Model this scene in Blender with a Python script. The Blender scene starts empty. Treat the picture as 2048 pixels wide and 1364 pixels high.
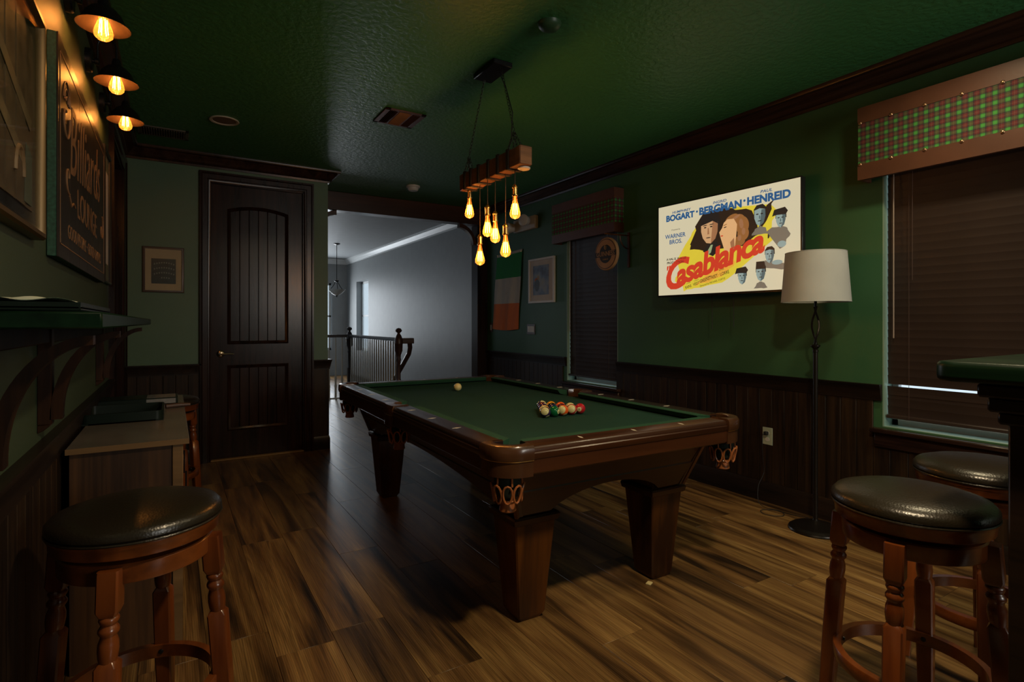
import bpy, bmesh, math, random
from math import pi, sin, cos, radians
from mathutils import Vector, Matrix
random.seed(7)
S = bpy.context.scene
C = S.collection

# ------------------------------------------------------------------ camera, world, lights, exposure
cam_d = bpy.data.cameras.new('camera'); cam = bpy.data.objects.new('camera', cam_d); C.objects.link(cam)
cam_d.sensor_width = 36.0; cam_d.lens = 1104 / 2048 * 36.0
cam_d.shift_y = -37 / 2048
cam_d.clip_start = 0.02
cam.location = (0, 0, 1.25)
cam.rotation_euler = (pi / 2, 0, -math.atan(679 / 1104))
S.camera = cam
S.view_settings.view_transform = 'Standard'
S.view_settings.look = 'None'
S.view_settings.gamma = 1
S.view_settings.use_curve_mapping = False
S.view_settings.exposure = 0.0

W = bpy.data.worlds.new('world'); S.world = W; W.use_nodes = True
W.node_tree.nodes['Background'].inputs[0].default_value = (0.72, 0.86, 1.0, 1)
W.node_tree.nodes['Background'].inputs[1].default_value = 1.1

def light(kind, name, loc, energy, color, size=None, size_y=None, aim=None, spot=None, radius=None):
    d = bpy.data.lights.new(name, kind); d.energy = energy; d.color = color
    if kind == 'AREA':
        d.shape = 'RECTANGLE' if size_y else 'DISK'
        d.size = size
        if size_y: d.size_y = size_y
        if spot: d.spread = spot
    if kind == 'POINT' and radius: d.shadow_soft_size = radius
    if kind == 'SPOT':
        d.spot_size = spot; d.spot_blend = 0.6; d.shadow_soft_size = radius or .05
    o = bpy.data.objects.new(name, d); C.objects.link(o); o.location = loc
    if aim is not None:
        v = Vector(aim) - Vector(loc); o.rotation_euler = v.to_track_quat('-Z', 'Y').to_euler()
    return o
# daylight entering the white landing through its windows
light('AREA', 'daylight_landing', (-0.6, 10.4, 1.6), 17, (0.72, 0.86, 1.0), 3.6, 1.7, aim=(3.5, 10.0, 1.5))
light('AREA', 'daylight_landing', (2.70, 13.15, 1.4), 34, (0.88, 0.94, 1.0), 0.95, 1.5, aim=(2.3, 4, 0.6))
# added fill lamps: one at an unseen rear window, two as unseen ceiling downlights
light('AREA', 'added_rear_fill', (2.55, -2.42, 1.85), 38, (1.0, 0.94, 0.84), 1.2, 1.0, aim=(1.9, 3, 1.4))
light('AREA', 'added_downlight_fill', (1.25, 0.45, 2.715), 26, (1.0, 0.77, 0.48), 0.16, aim=(1.30, 1.1, 0), spot=radians(140))
light('AREA', 'added_downlight_fill', (2.9, 1.0, 2.715), 9, (1.0, 0.82, 0.50), 0.16, aim=(2.95, 1.5, 0), spot=radians(140))

# ------------------------------------------------------------------ materials
MATS = {}
def lin(c):
    return tuple(((x / 255) / 12.92 if x / 255 <= 0.04045 else ((x / 255 + 0.055) / 1.055) ** 2.4) for x in c)
class N:
    def __init__(s, name):
        s.m = bpy.data.materials.new(name); s.m.use_nodes = True
        s.t = s.m.node_tree; s.b = s.t.nodes['Principled BSDF']; MATS[name] = s.m
    def n(s, typ, **kw):
        x = s.t.nodes.new(typ)
        for k, v in kw.items():
            if k in x.inputs.keys(): x.inputs[k].default_value = v
            else: setattr(x, k, v)
        return x
    def l(s, a, b): s.t.links.new(a, b)
    def math(s, op, a, b=None):
        x = s.t.nodes.new('ShaderNodeMath'); x.operation = op
        for i, v in enumerate((a, b)):
            if v is None: continue
            if isinstance(v, (int, float)): x.inputs[i].default_value = v
            else: s.l(v, x.inputs[i])
        return x.outputs[0]
    def coords(s, scale=(1, 1, 1), rnd=False, src='Object'):
        tc = s.n('ShaderNodeTexCoord'); mp = s.n('ShaderNodeMapping'); mp.inputs['Scale'].default_value = scale
        s.l(tc.outputs[src], mp.inputs['Vector'])
        if rnd:
            oi = s.n('ShaderNodeObjectInfo'); mu = s.math('MULTIPLY', oi.outputs['Random'], 57.0)
            s.l(mu, mp.inputs['Location'])
        return mp.outputs['Vector']
    def ramp(s, fac, stops, interp='LINEAR'):
        r = s.n('ShaderNodeValToRGB'); r.color_ramp.interpolation = interp
        e = r.color_ramp.elements
        while len(e) < len(stops): e.new(0.5)
        for i, (p, c) in enumerate(stops): e[i].position = p; e[i].color = (*c, 1)
        s.l(fac, r.inputs[0]); return r.outputs[0]
    def mix(s, fac, a, b, mode='MIX'):
        x = s.n('ShaderNodeMix', data_type='RGBA', blend_type=mode)
        for i, v in ((0, fac), (6, a), (7, b)):
            if isinstance(v, (int, float)): x.inputs[i].default_value = v
            elif isinstance(v, tuple): x.inputs[i].default_value = (*v, 1)
            else: s.l(v, x.inputs[i])
        return x.outputs[2]
    def bump(s, h, strength=.2, dist=.002):
        b = s.n('ShaderNodeBump'); b.inputs['Strength'].default_value = strength; b.inputs['Distance'].default_value = dist
        s.l(h, b.inputs['Height']); s.l(b.outputs[0], s.b.inputs['Normal'])

def mat(name, col, rough=.5, metal=0, noise=0, nscale=8, bump=0, bscale=60, spec=.5, emit=0, coat=0, bdist=.002):
    s = N(name); s.b.inputs['Roughness'].default_value = rough; s.b.inputs['Metallic'].default_value = metal
    s.b.inputs['Specular IOR Level'].default_value = spec
    if coat: s.b.inputs['Coat Weight'].default_value = coat; s.b.inputs['Coat Roughness'].default_value = .1
    v = s.coords()
    nz = s.n('ShaderNodeTexNoise'); nz.inputs['Scale'].default_value = nscale; s.l(v, nz.inputs['Vector']); nz.inputs['Detail'].default_value = 4
    k = max(noise, .04)
    c = s.ramp(nz.outputs[0], [(.3, tuple(x * (1 - k) for x in col)), (.7, tuple(min(1, x * (1 + k)) for x in col))])
    s.l(c, s.b.inputs['Base Color'])
    if emit:
        s.l(c, s.b.inputs['Emission Color']); s.b.inputs['Emission Strength'].default_value = emit
    if bump:
        n2 = s.n('ShaderNodeTexNoise'); n2.inputs['Scale'].default_value = bscale; s.l(v, n2.inputs['Vector']); n2.inputs['Detail'].default_value = 3
        s.bump(n2.outputs[0], bump, bdist)
    return s.m

def wood(name, dark, light_, axis=2, rough=.35, grain=1.0, rnd=True, bump=.15, coat=0, stretch=.08, k=14, spec=.5):
    """grain runs along `axis` of the object"""
    s = N(name); s.b.inputs['Roughness'].default_value = rough; s.b.inputs['Specular IOR Level'].default_value = spec
    if coat: s.b.inputs['Coat Weight'].default_value = coat; s.b.inputs['Coat Roughness'].default_value = .12
    sc = [k, k, k]; sc[axis] = k * stretch
    v = s.coords(tuple(sc), rnd)
    a = s.n('ShaderNodeTexNoise'); a.inputs['Scale'].default_value = 1; a.inputs['Detail'].default_value = 5; a.inputs['Distortion'].default_value = .6; s.l(v, a.inputs['Vector'])
    sc2 = [k * 7] * 3; sc2[axis] = k * .25
    v2 = s.coords(tuple(sc2), rnd)
    b = s.n('ShaderNodeTexNoise'); b.inputs['Scale'].default_value = 1; b.inputs['Detail'].default_value = 3; s.l(v2, b.inputs['Vector'])
    f = s.math('ADD', s.math('MULTIPLY', a.outputs[0], .72), s.math('MULTIPLY', b.outputs[0], .28 * grain))
    c = s.ramp(f, [(.34, dark), (.5, tuple((x + y) / 2 for x, y in zip(dark, light_))), (.66, light_)])
    s.l(c, s.b.inputs['Base Color'])
    if bump: s.bump(b.outputs[0], bump, .001)
    return s.m

GREEN = (.032, .108, .044)
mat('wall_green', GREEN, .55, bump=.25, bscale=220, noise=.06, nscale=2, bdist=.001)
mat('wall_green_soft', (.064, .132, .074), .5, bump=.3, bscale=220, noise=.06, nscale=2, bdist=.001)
mat('wall_green_shaded', (.042, .066, .034), .5, bump=.3, bscale=220, noise=.06, nscale=2, bdist=.001)  # same wall paint; the left wall's shade is put into this darker colour
def ceil_mat():
    s = N('ceiling_green'); s.b.inputs['Roughness'].default_value = .42
    s.b.inputs['Base Color'].default_value = (.048, .205, .078, 1); s.b.inputs['Specular IOR Level'].default_value = .42
    v = s.coords()
    nz = s.n('ShaderNodeTexNoise'); nz.inputs['Scale'].default_value = 34; nz.inputs['Detail'].default_value = 5; s.l(v, nz.inputs['Vector'])
    vo = s.n('ShaderNodeTexVoronoi'); vo.inputs['Scale'].default_value = 26; s.l(v, vo.inputs['Vector'])
    h = s.math('ADD', s.ramp(nz.outputs[0], [(.42, (0, 0, 0)), (.56, (1, 1, 1))]), vo.outputs[0])
    s.bump(h, .32, .004)
ceil_mat()
mat('wall_white', (.25, .262, .265), .5, noise=.03)
mat('ceiling_white', (.38, .40, .41), .6)
mat('trim_white', (.7, .72, .72), .35)
wood('dark_gloss', (.006, .0035, .003), (.030, .012, .008), 2, .24, spec=.26, bump=.06)
wood('dark_gloss_x', (.010, .006, .005), (.04, .02, .014), 0, .22, spec=.28, bump=.05)
wood('dark_gloss_y', (.012, .006, .005), (.05, .024, .015), 1, .25, spec=.28, bump=.05)
wood('wainscot', (.004, .0026, .002), (.034, .018, .008), 2, .5, stretch=.05, k=22, spec=.22)
wood('rail_dark', (.006, .004, .003), (.022, .012, .007), 1, .4, spec=.3)
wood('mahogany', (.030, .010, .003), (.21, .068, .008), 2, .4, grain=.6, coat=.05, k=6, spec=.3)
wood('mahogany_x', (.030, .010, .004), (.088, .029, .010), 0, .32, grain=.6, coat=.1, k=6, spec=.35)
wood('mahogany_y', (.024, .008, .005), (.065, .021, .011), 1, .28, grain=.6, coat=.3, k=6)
wood('bracket_wood', (.010, .004, .002), (.042, .015, .005), 2, .4, spec=.25)
wood('rail_top', (.014, .006, .005), (.035, .014, .010), 1, .3, grain=.5, coat=.3, k=6)
mat('pocket_leather', (.060, .024, .010), .26, noise=.25, bump=.1, coat=.3)
mat('pocket_net', (.26, .085, .026), .35, noise=.4)
wood('stool_wood', (.08, .018, .004), (.25, .066, .012), 2, .28, grain=.5, coat=.3, k=9)
wood('stool_wood_ring', (.08, .020, .004), (.25, .066, .012), 0, .28, grain=.5, coat=.3, k=9)
def leather():
    s = N('stool_leather'); s.b.inputs['Base Color'].default_value = (.016, .012, .007, 1)
    s.b.inputs['Roughness'].default_value = .3; s.b.inputs['Specular IOR Level'].default_value = .55
    v = s.coords()
    a = s.n('ShaderNodeTexVoronoi'); a.inputs['Scale'].default_value = 170; s.l(v, a.inputs['Vector'])
    b = s.n('ShaderNodeTexNoise'); b.inputs['Scale'].default_value = 14; s.l(v, b.inputs['Vector'])
    s.bump(s.math('ADD', a.outputs[0], s.math('MULTIPLY', b.outputs[0], 2.0)), .3, .0012)
leather()
mat('felt', (.010, .042, .030), .9, noise=.08, nscale=3, bump=.1, bscale=500, spec=.15)
mat('felt_cushion', (.014, .060, .032), .85, noise=.08, bump=.1, bscale=400, spec=.2)
mat('felt_dark', (.005, .012, .008), .9)
mat('inlay', (.75, .70, .55), .3)
mat('black_metal', (.009, .009, .010), .35, metal=.3)
mat('shade_inside', (.07, .04, .026), .4, metal=.6)
mat('bronze', (.022, .018, .015), .32, metal=.7)
mat('brass', (.80, .50, .18), .25, metal=1)
mat('antique_nail', (.38, .22, .12), .3, metal=.9)
mat('chrome', (.6, .55, .45), .22, metal=1)
mat('iron', (.06, .062, .06), .4, metal=.8)
wood('beam_wood', (.05, .018, .008), (.16, .062, .024), 1, .6, k=20, bump=.5)
wood('beam_end', (.10, .035, .010), (.30, .12, .035), 0, .6, k=30, bump=.5)
mat('strap', (.015, .013, .012), .7)
mat('cord', (.05, .035, .025), .7)
mat('filament', (1.0, .56, .20), .5, emit=60)
mat('glow_core', (1.0, .42, .10), .5, emit=5)
def glass(name, tint, alpha=.88, rough=.03):
    s = N(name); t = s.t
    for x in list(t.nodes):
        if x.type != 'OUTPUT_MATERIAL': t.nodes.remove(x)
    out = [x for x in t.nodes if x.type == 'OUTPUT_MATERIAL'][0]
    tr = t.nodes.new('ShaderNodeBsdfTransparent'); tr.inputs[0].default_value = (*tint, 1)
    gl = t.nodes.new('ShaderNodeBsdfGlossy'); gl.inputs['Roughness'].default_value = rough
    lw = t.nodes.new('ShaderNodeLayerWeight'); lw.inputs[0].default_value = 1 - alpha
    mx = t.nodes.new('ShaderNodeMixShader')
    mu = t.nodes.new('ShaderNodeMath'); mu.operation = 'MULTIPLY'; mu.inputs[1].default_value = .3 if name == 'clear_glass' else 1.0; t.links.new(lw.outputs['Fresnel'], mu.inputs[0]); t.links.new(mu.outputs[0], mx.inputs[0]); t.links.new(tr.outputs[0], mx.inputs[1]); t.links.new(gl.outputs[0], mx.inputs[2])
    t.links.new(mx.outputs[0], out.inputs[0])
glass('amber_glass', (1.0, .74, .38), .80)
def amber():
    t = MATS['amber_glass'].node_tree; mx = [x for x in t.nodes if x.type == 'MIX_SHADER'][0]
    out = [x for x in t.nodes if x.type == 'OUTPUT_MATERIAL'][0]
    tl = t.nodes.new('ShaderNodeBsdfTranslucent'); tl.inputs[0].default_value = (1.0, .50, .12, 1)
    m2 = t.nodes.new('ShaderNodeMixShader'); m2.inputs[0].default_value = .10
    t.links.new(mx.outputs[0], m2.inputs[1]); t.links.new(tl.outputs[0], m2.inputs[2]); t.links.new(m2.outputs[0], out.inputs[0])
amber()
glass('clear_glass', (.97, .98, .97), .85)
glass('frosted_glass', (.62, .66, .66), .6, .3)
mat('frosted', (.45, .46, .44), .4)
mat('cabinet_top', (.13, .110, .09), .24, noise=.15, nscale=6)
wood('cabinet_side', (.014, .006, .003), (.080, .034, .011), 2, .45, k=12)
wood('cabinet_edge', (.10, .055, .022), (.18, .10, .04), 0, .4, k=10)
mat('slat_brown', (.030, .018, .0145), .5, noise=.15, nscale=3)
mat('cord_brown', (.06, .03, .02), .6)
mat('wand', (.32, .25, .2), .25)
mat('reveal', (.22, .34, .27), .45)
mat('tan_leather', (.095, .036, .019), .45, noise=.15, nscale=5, bump=.1)
mat('shade_fabric', (.42, .425, .40), .8, bump=.15, bscale=300)
mat('plastic_white', (.55, .54, .50), .4)
mat('plastic_grey', (.50, .47, .43), .4)
mat('plate_dark', (.07, .045, .035), .4)
mat('plate_cream', (.40, .46, .34), .4)
mat('vent_brown', (.085, .035, .028), .45)
mat('vent_dark', (.012, .006, .005), .6)
mat('vent_green', (.10, .09, .075), .4)
mat('dome_green', (.03, .08, .035), .4)
mat('lamp_trim', (.50, .47, .40), .4)
mat('lamp_well', (.16, .12, .09), .5)
wood('bar_green', (.002, .008, .004), (.006, .026, .010), 1, .35, k=8, spec=.2)
mat('tray_green', (.005, .011, .008), .4, noise=.1, spec=.25)
mat('paper', (.62, .72, .62), .7, noise=.1)
mat('label_grey', (.16, .16, .16), .5, noise=.2, nscale=40)
mat('brown_thing', (.06, .03, .022), .5)
mat('frame_taupe', (.085, .062, .05), .4)
mat('frame_gold', (.13, .075, .022), .35, metal=.5)
mat('frame_black', (.012, .012, .012), .3)
mat('frame_white', (.62, .60, .57), .4)
mat('mat_beige', (.42, .33, .21), .7)
mat('mat_white', (.60, .57, .54), .7)
mat('mat_sage', (.13, .15, .11), .7)
mat('photo_dark', (.022, .035, .036), .3, noise=.3, nscale=30)
mat('photo_dot', (.17, .20, .18), .5)
mat('sign_black', (.016, .014, .012), .55, noise=.3)
wood('sign_wood', (.012, .010, .009), (.03, .022, .018), 2, .35, k=26, stretch=.03)
mat('sign_edge', (.020, .075, .045), .6, noise=.4, nscale=90)
mat('sign_gold', (.27, .15, .075), .5, noise=.2)
mat('barn_board', (.15, .105, .062), .5, noise=.4, nscale=14)
mat('barn_brace', (.24, .18, .10), .5, noise=.3, nscale=14)
mat('flag_green', (.012, .22, .05), .8)
mat('flag_white', (.50, .47, .42), .8)
mat('flag_orange', (.62, .16, .045), .8)
mat('tv_black', (.012, .012, .014), .3)
mat('pub_tan', (.33, .20, .10), .5, noise=.15)
mat('pub_black', (.018, .015, .012), .5)
mat('newel_brown', (.045, .016, .008), .4, noise=.2)
mat('newel_dark', (.02, .014, .013), .4)
mat('baluster', (.48, .45, .38), .4)
mat('shim', (.62, .50, .24), .6)
mat('cable', (.008, .008, .008), .6)
mat('tape', (.26, .17, .08), .6)
def screen(name, rgb, strength=1.0):
    s = N(name); c = lin(rgb)
    s.b.inputs['Base Color'].default_value = (.01, .01, .01, 1); s.b.inputs['Roughness'].default_value = .3
    s.b.inputs['Emission Color'].default_value = (*c, 1); s.b.inputs['Emission Strength'].default_value = strength
for nm, rgb in dict(cream=(214, 202, 168), yellow=(220, 196, 58), darkbrown=(48, 34, 24), blue=(44, 88, 132), red=(206, 62, 38), ink=(40, 34, 30),
                    skin=(204, 158, 112), skin2=(224, 172, 118), hair=(150, 98, 52), steel=(142, 160, 154), smoke=(120, 110, 94), shadowtone=(84, 100, 100), orange=(232, 168, 60), palegreen=(150, 165, 120), skin_shade=(160, 110, 74)).items():
    screen('screen_' + nm, rgb, .93)
def floor_mat():
    s = N('floor_plank'); s.b.inputs['Specular IOR Level'].default_value = .55
    v = s.coords((10, .8, 1), True)
    a = s.n('ShaderNodeTexNoise'); a.inputs['Scale'].default_value = 1; a.inputs['Detail'].default_value = 3; a.inputs['Distortion'].default_value = .9; s.l(v, a.inputs['Vector'])
    v2 = s.coords((26, 1.8, 1), True)
    w = s.n('ShaderNodeTexWave'); w.inputs['Scale'].default_value = 1.6; w.inputs['Distortion'].default_value = 9; w.inputs['Detail'].default_value = 3; w.inputs['Detail Scale'].default_value = .6; s.l(v2, w.inputs['Vector'])
    v3 = s.coords((160, 5, 1), True)
    f = s.n('ShaderNodeTexNoise'); f.inputs['Scale'].default_value = 1; s.l(v3, f.inputs['Vector'])
    base = s.ramp(a.outputs[0], [(.30, (.022, .012, .006)), (.39, (.09, .046, .017)), (.48, (.17, .088, .030)), (.58, (.24, .135, .045)), (.66, (.32, .19, .065)), (.74, (.13, .068, .025))])
    g = s.ramp(w.outputs[0], [(.0, (.62, .60, .58)), (.5, (1, 1, 1))])
    h = s.ramp(f.outputs[0], [(.35, (.72, .72, .72)), (.65, (1.1, 1.1, 1.1))])
    c = s.mix(1.0, s.mix(.75, base, g, 'MULTIPLY'), h, 'MULTIPLY')
    oi = s.n('ShaderNodeObjectInfo')
    hs = s.n('ShaderNodeHueSaturation'); s.l(c, hs.inputs['Color'])
    s.l(s.math('ADD', s.math('MULTIPLY', oi.outputs['Random'], .55), .72), hs.inputs['Value'])
    s.l(hs.outputs[0], s.b.inputs['Base Color'])
    s.l(s.math('ADD', s.math('MULTIPLY', f.outputs[0], .16), .26), s.b.inputs['Roughness'])
    s.bump(s.math('ADD', f.outputs[0], w.outputs[0]), .08, .0008)
floor_mat()
def plaid():
    s = N('plaid'); s.b.inputs['Roughness'].default_value = .85
    tc = s.n('ShaderNodeTexCoord'); sp = s.n('ShaderNodeSeparateXYZ'); s.l(tc.outputs['Object'], sp.inputs[0])
    dk = (.30, .27, .30)
    st = [(0, dk), (.06, (.40, 1.0, .36)), (.42, dk), (.52, (.66, .24, .24)), (.92, dk)]
    def band(src, P):
        t = s.math('FRACT', s.math('MULTIPLY', s.math('ADD', src, 10.0), 1 / P))
        c = s.ramp(t, st, 'CONSTANT')
        ln = s.ramp(t, [(0, (0, 0, 0)), (.235, (1, 1, 1)), (.265, (0, 0, 0)), (.705, (1, 1, 1)), (.735, (0, 0, 0))], 'CONSTANT')
        return c, ln
    a, la = band(s.math('SUBTRACT', sp.outputs[1], sp.outputs[0]), .0485); b, lb = band(sp.outputs[2], .0485)
    m = s.mix(1.0, s.mix(1.0, a, b, 'MULTIPLY'), (.25, .24, .25), 'MULTIPLY')
    ln = s.mix(1.0, la, lb, 'ADD')
    c2 = s.mix(1.0, m, s.mix(1.0, ln, (.045, .050, .03), 'MULTIPLY'), 'ADD')
    s.l(c2, s.b.inputs['Base Color'])
plaid()
def print_mat():
    s = N('painted_print'); s.b.inputs['Roughness'].default_value = .5
    v = s.coords((7, 7, 7))
    nz = s.n('ShaderNodeTexNoise'); nz.inputs['Scale'].default_value = 1; nz.inputs['Detail'].default_value = 4; s.l(v, nz.inputs['Vector'])
    s.l(s.ramp(nz.outputs[0], [(.34, (.05, .05, .10)), (.46, (.11, .15, .26)), (.56, (.22, .24, .28)), (.68, (.30, .26, .18))]), s.b.inputs['Base Color'])
print_mat()
def M(n): return MATS[n]

# ------------------------------------------------------------------ object helpers
def empty(name, loc=(0, 0, 0), rz=0):
    o = bpy.data.objects.new(name, None); C.objects.link(o); o.location = loc; o.rotation_euler = (0, 0, rz)
    o.empty_display_size = .1; return o
def tag(o, label=None, cat=None, group=None, kind=None):
    if label: o['label'] = label
    if cat: o['category'] = cat
    if group: o['group'] = group
    if kind: o['kind'] = kind
    return o
class MB:
    def __init__(s): s.bm = bmesh.new()
    def _add(s, vs, fs, smooth=False):
        v = [s.bm.verts.new(p) for p in vs]
        for f in fs:
            try:
                q = s.bm.faces.new([v[i] for i in f]); q.smooth = smooth
            except ValueError: pass
        return v
    def box(s, x0, x1, y0, y1, z0, z1):
        s._add([(x0, y0, z0), (x1, y0, z0), (x1, y1, z0), (x0, y1, z0), (x0, y0, z1), (x1, y0, z1), (x1, y1, z1), (x0, y1, z1)],
               [(0, 3, 2, 1), (4, 5, 6, 7), (0, 1, 5, 4), (1, 2, 6, 5), (2, 3, 7, 6), (3, 0, 4, 7)]); return s
    def loft(s, rings, cap=True, smooth=False, closed=False):
        n = len(rings[0]); vs = [p for r in rings for p in r]; fs = []
        R = len(rings)
        for i in range(R if closed else R - 1):
            a = i * n; b = ((i + 1) % R) * n
            for k in range(n): fs.append((a + k, a + (k + 1) % n, b + (k + 1) % n, b + k))
        if cap and not closed:
            fs.append(tuple(range(n - 1, -1, -1))); fs.append(tuple(range((R - 1) * n, R * n)))
        s._add(vs, fs, smooth); return s
    def lathe(s, prof, c=(0, 0, 0), seg=24, smooth=True, cap=True, rot=None, tilt=None):
        rings = []
        for r, z in prof:
            ring = []
            for k in range(seg):
                a = 2 * pi * k / seg; p = Vector((r * cos(a), r * sin(a), z))
                if tilt is not None: p = tilt @ p
                ring.append(tuple(p + Vector(c)))
            rings.append(ring)
        return s.loft(rings, cap, smooth)
    def tube(s, pts, r, seg=8, smooth=True, closed=False, flat=None):
        P = [Vector(p) for p in pts]; rings = []
        up = Vector((0, 0, 1)); n = len(P); prev = None
        for i, p in enumerate(P):
            if closed: t = (P[(i + 1) % n] - P[i - 1])
            else: t = P[min(i + 1, n - 1)] - P[max(i - 1, 0)]
            t.normalize()
            if prev is None:
                u = up if abs(t.dot(up)) < .95 else Vector((1, 0, 0))
                a = t.cross(u).normalized()
            else:
                a = (prev - t * prev.dot(t)).normalized()
            prev = a; b = t.cross(a)
            rr = r[i] if isinstance(r, (list, tuple)) else r
            fa, fb = (1, 1) if flat is None else flat
            rings.append([tuple(p + (a * cos(2 * pi * k / seg) * fa + b * sin(2 * pi * k / seg) * fb) * rr) for k in range(seg)])
        return s.loft(rings, not closed, smooth, closed)
    def prism(s, poly, h0, h1, f=lambda u, v, h: (u, v, h)):
        n = len(poly)
        vs = [f(u, v, h0) for u, v in poly] + [f(u, v, h1) for u, v in poly]
        fs = [tuple(range(n - 1, -1, -1)), tuple(range(n, 2 * n))] + [(k, (k + 1) % n, n + (k + 1) % n, n + k) for k in range(n)]
        s._add(vs, fs); return s
    def sweep(s, path, prof, closed, f):
        """mitred moulding: prof (a,b) a = offset to the right of the path, b = out"""
        n = len(path); rings = []
        for i in range(n):
            p = Vector(path[i])
            d1 = (p - Vector(path[i - 1])) if (closed or i > 0) else None
            d2 = (Vector(path[(i + 1) % n]) - p) if (closed or i < n - 1) else None
            if d1 is None: d1 = d2
            if d2 is None: d2 = d1
            d1 = d1.normalized(); d2 = d2.normalized()
            n1 = Vector((d1.y, -d1.x)); n2 = Vector((d2.y, -d2.x)); m = n1 + n2; m = m / max(1e-6, m.dot(n1))
            rings.append([f(p.x + m.x * a, p.y + m.y * a, b) for a, b in prof])
        return s.loft(rings, not closed, False, closed)
    def sphere(s, r, c=(0, 0, 0), u=24, v=16, sc=(1, 1, 1)):
        bmesh.ops.create_uvsphere(s.bm, u_segments=u, v_segments=v, radius=r, matrix=Matrix.Translation(c) @ Matrix.Diagonal((*sc, 1)))
        for f in s.bm.faces: f.smooth = True
        return s
    def mesh(s, name, m, bevel=0, seg=1):
        bmesh.ops.recalc_face_normals(s.bm, faces=s.bm.faces)
        if bevel:
            ed = [e for e in s.bm.edges if len(e.link_faces) == 2 and e.calc_face_angle(0) > .6]
            bmesh.ops.bevel(s.bm, geom=ed, offset=bevel, segments=seg, affect='EDGES', profile=.6)
        me = bpy.data.meshes.new(name); s.bm.to_mesh(me); s.bm.free(); me.materials.append(MATS[m])
        me.shade_smooth(); me.set_sharp_from_angle(angle=radians(38)); return me
    def build(s, name, m, parent=None, loc=None, rz=0, bevel=0, seg=1):
        me = s.mesh(name, m, bevel, seg); o = bpy.data.objects.new(name, me); C.objects.link(o)
        if parent: o.parent = parent
        if loc is not None: o.location = loc
        if rz: o.rotation_euler = (0, 0, rz)
        return o
def box(name, m, b, parent=None, bevel=0, loc=None, rz=0):
    return MB().box(*b).build(name, m, parent, loc, rz, bevel)
def inst(name, me, parent=None, loc=(0, 0, 0), rot=None, scale=None):
    o = bpy.data.objects.new(name, me); C.objects.link(o)
    if parent: o.parent = parent
    o.location = loc
    if rot: o.rotation_euler = rot
    if scale: o.scale = scale
    return o
def copy_tree(o, parent=None):
    c = o.copy(); C.objects.link(c); c.parent = parent
    for ch in list(o.children): copy_tree(ch, c)
    return c
def struct(name, label=None, o=None):
    if o is None: o = empty(name)
    o.name = name; o['kind'] = 'structure'
    return o
def text_obj(name, body, size, m, parent, extrude=.0006, shear=0, bold=0, align='CENTER', sx=1.0, sy=1.0, loc=(0, 0, 0), ang=0, fr=None, spacing=1.0):
    """text as mesh in the u,v plane, mapped by fr(u,v,h)->xyz"""
    cu = bpy.data.curves.new(name, 'FONT'); cu.body = body; cu.size = size; cu.shear = shear; cu.offset = bold
    cu.extrude = extrude; cu.align_x = align; cu.resolution_u = 4; cu.space_character = spacing
    t = bpy.data.objects.new(name + '_tmp', cu); C.objects.link(t)
    dg = bpy.context.evaluated_depsgraph_get(); me = bpy.data.meshes.new_from_object(t.evaluated_get(dg))
    bpy.data.objects.remove(t)
    ca, sa = cos(ang), sin(ang)
    for v in me.vertices:
        u, w, h = v.co.x * sx, v.co.y * sy, v.co.z
        u, w = u * ca - w * sa + loc[0], u * sa + w * ca + loc[1]
        v.co = fr(u, w, h + extrude + loc[2])
    me.materials.clear(); me.materials.append(MATS[m])
    o = bpy.data.objects.new(name, me); C.objects.link(o)
    if parent: o.parent = parent
    return o

XL, XR, YB, YN, ZC = -.35, 3.55, 5.62, -2.5, 2.74
# ------------------------------------------------------------------ floor of individual planks
fl = struct('floor'); tag(fl, 'floor of wide brown multi-tone wood planks')
box('subfloor', 'felt_dark', (XL - .3, XR + .2, YN - .1, 13.5, -.06, -.012), fl)
PW, PL = .2175, 1.215
def clip(y0, y1, x0, x1):
    return max(y0, YN), min(y1, 13.3), max(x0, XL - .12), min(x1, XR)
full = MB().box(-PW / 2 + .0007, PW / 2 - .0007, -PL / 2 + .0007, PL / 2 - .0007, -.012, 0).mesh('plank', 'floor_plank', .0006)
offs = {}
far = MB(); nfar = 0
cols = int((XR - XL + .3) / PW) + 2
for i in range(cols):
    x0 = XL - .12 - .07 + i * PW
    off = {2: 0}.get(i, random.random() * PL)
    y = YN - off
    while y < 13.3:
        a, b, c, d = clip(y, y + PL, x0, x0 + PW)
        if b - a > .03 and d - c > .02 and not (c < 1.25 and a > 5.9):
            if a < 8.6:
                if b - a > PL - .01 and d - c > PW - .01:
                    inst('plank', full, fl, ((c + d) / 2, (a + b) / 2, random.uniform(-.0004, 0)))
                else:
                    w, l = (d - c) / 2 - .0007, (b - a) / 2 - .0007
                    MB().box(-w, w, -l, l, -.012, 0).build('plank', 'floor_plank', fl, ((c + d) / 2, (a + b) / 2, 0), bevel=.0006)
            else: far.box(c + .0007, d - .0007, a + .0007, b - .0007, -.012, 0)
        y += PL
o = far.build('planks', 'floor_plank', fl); o['kind'] = 'stuff'

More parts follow.
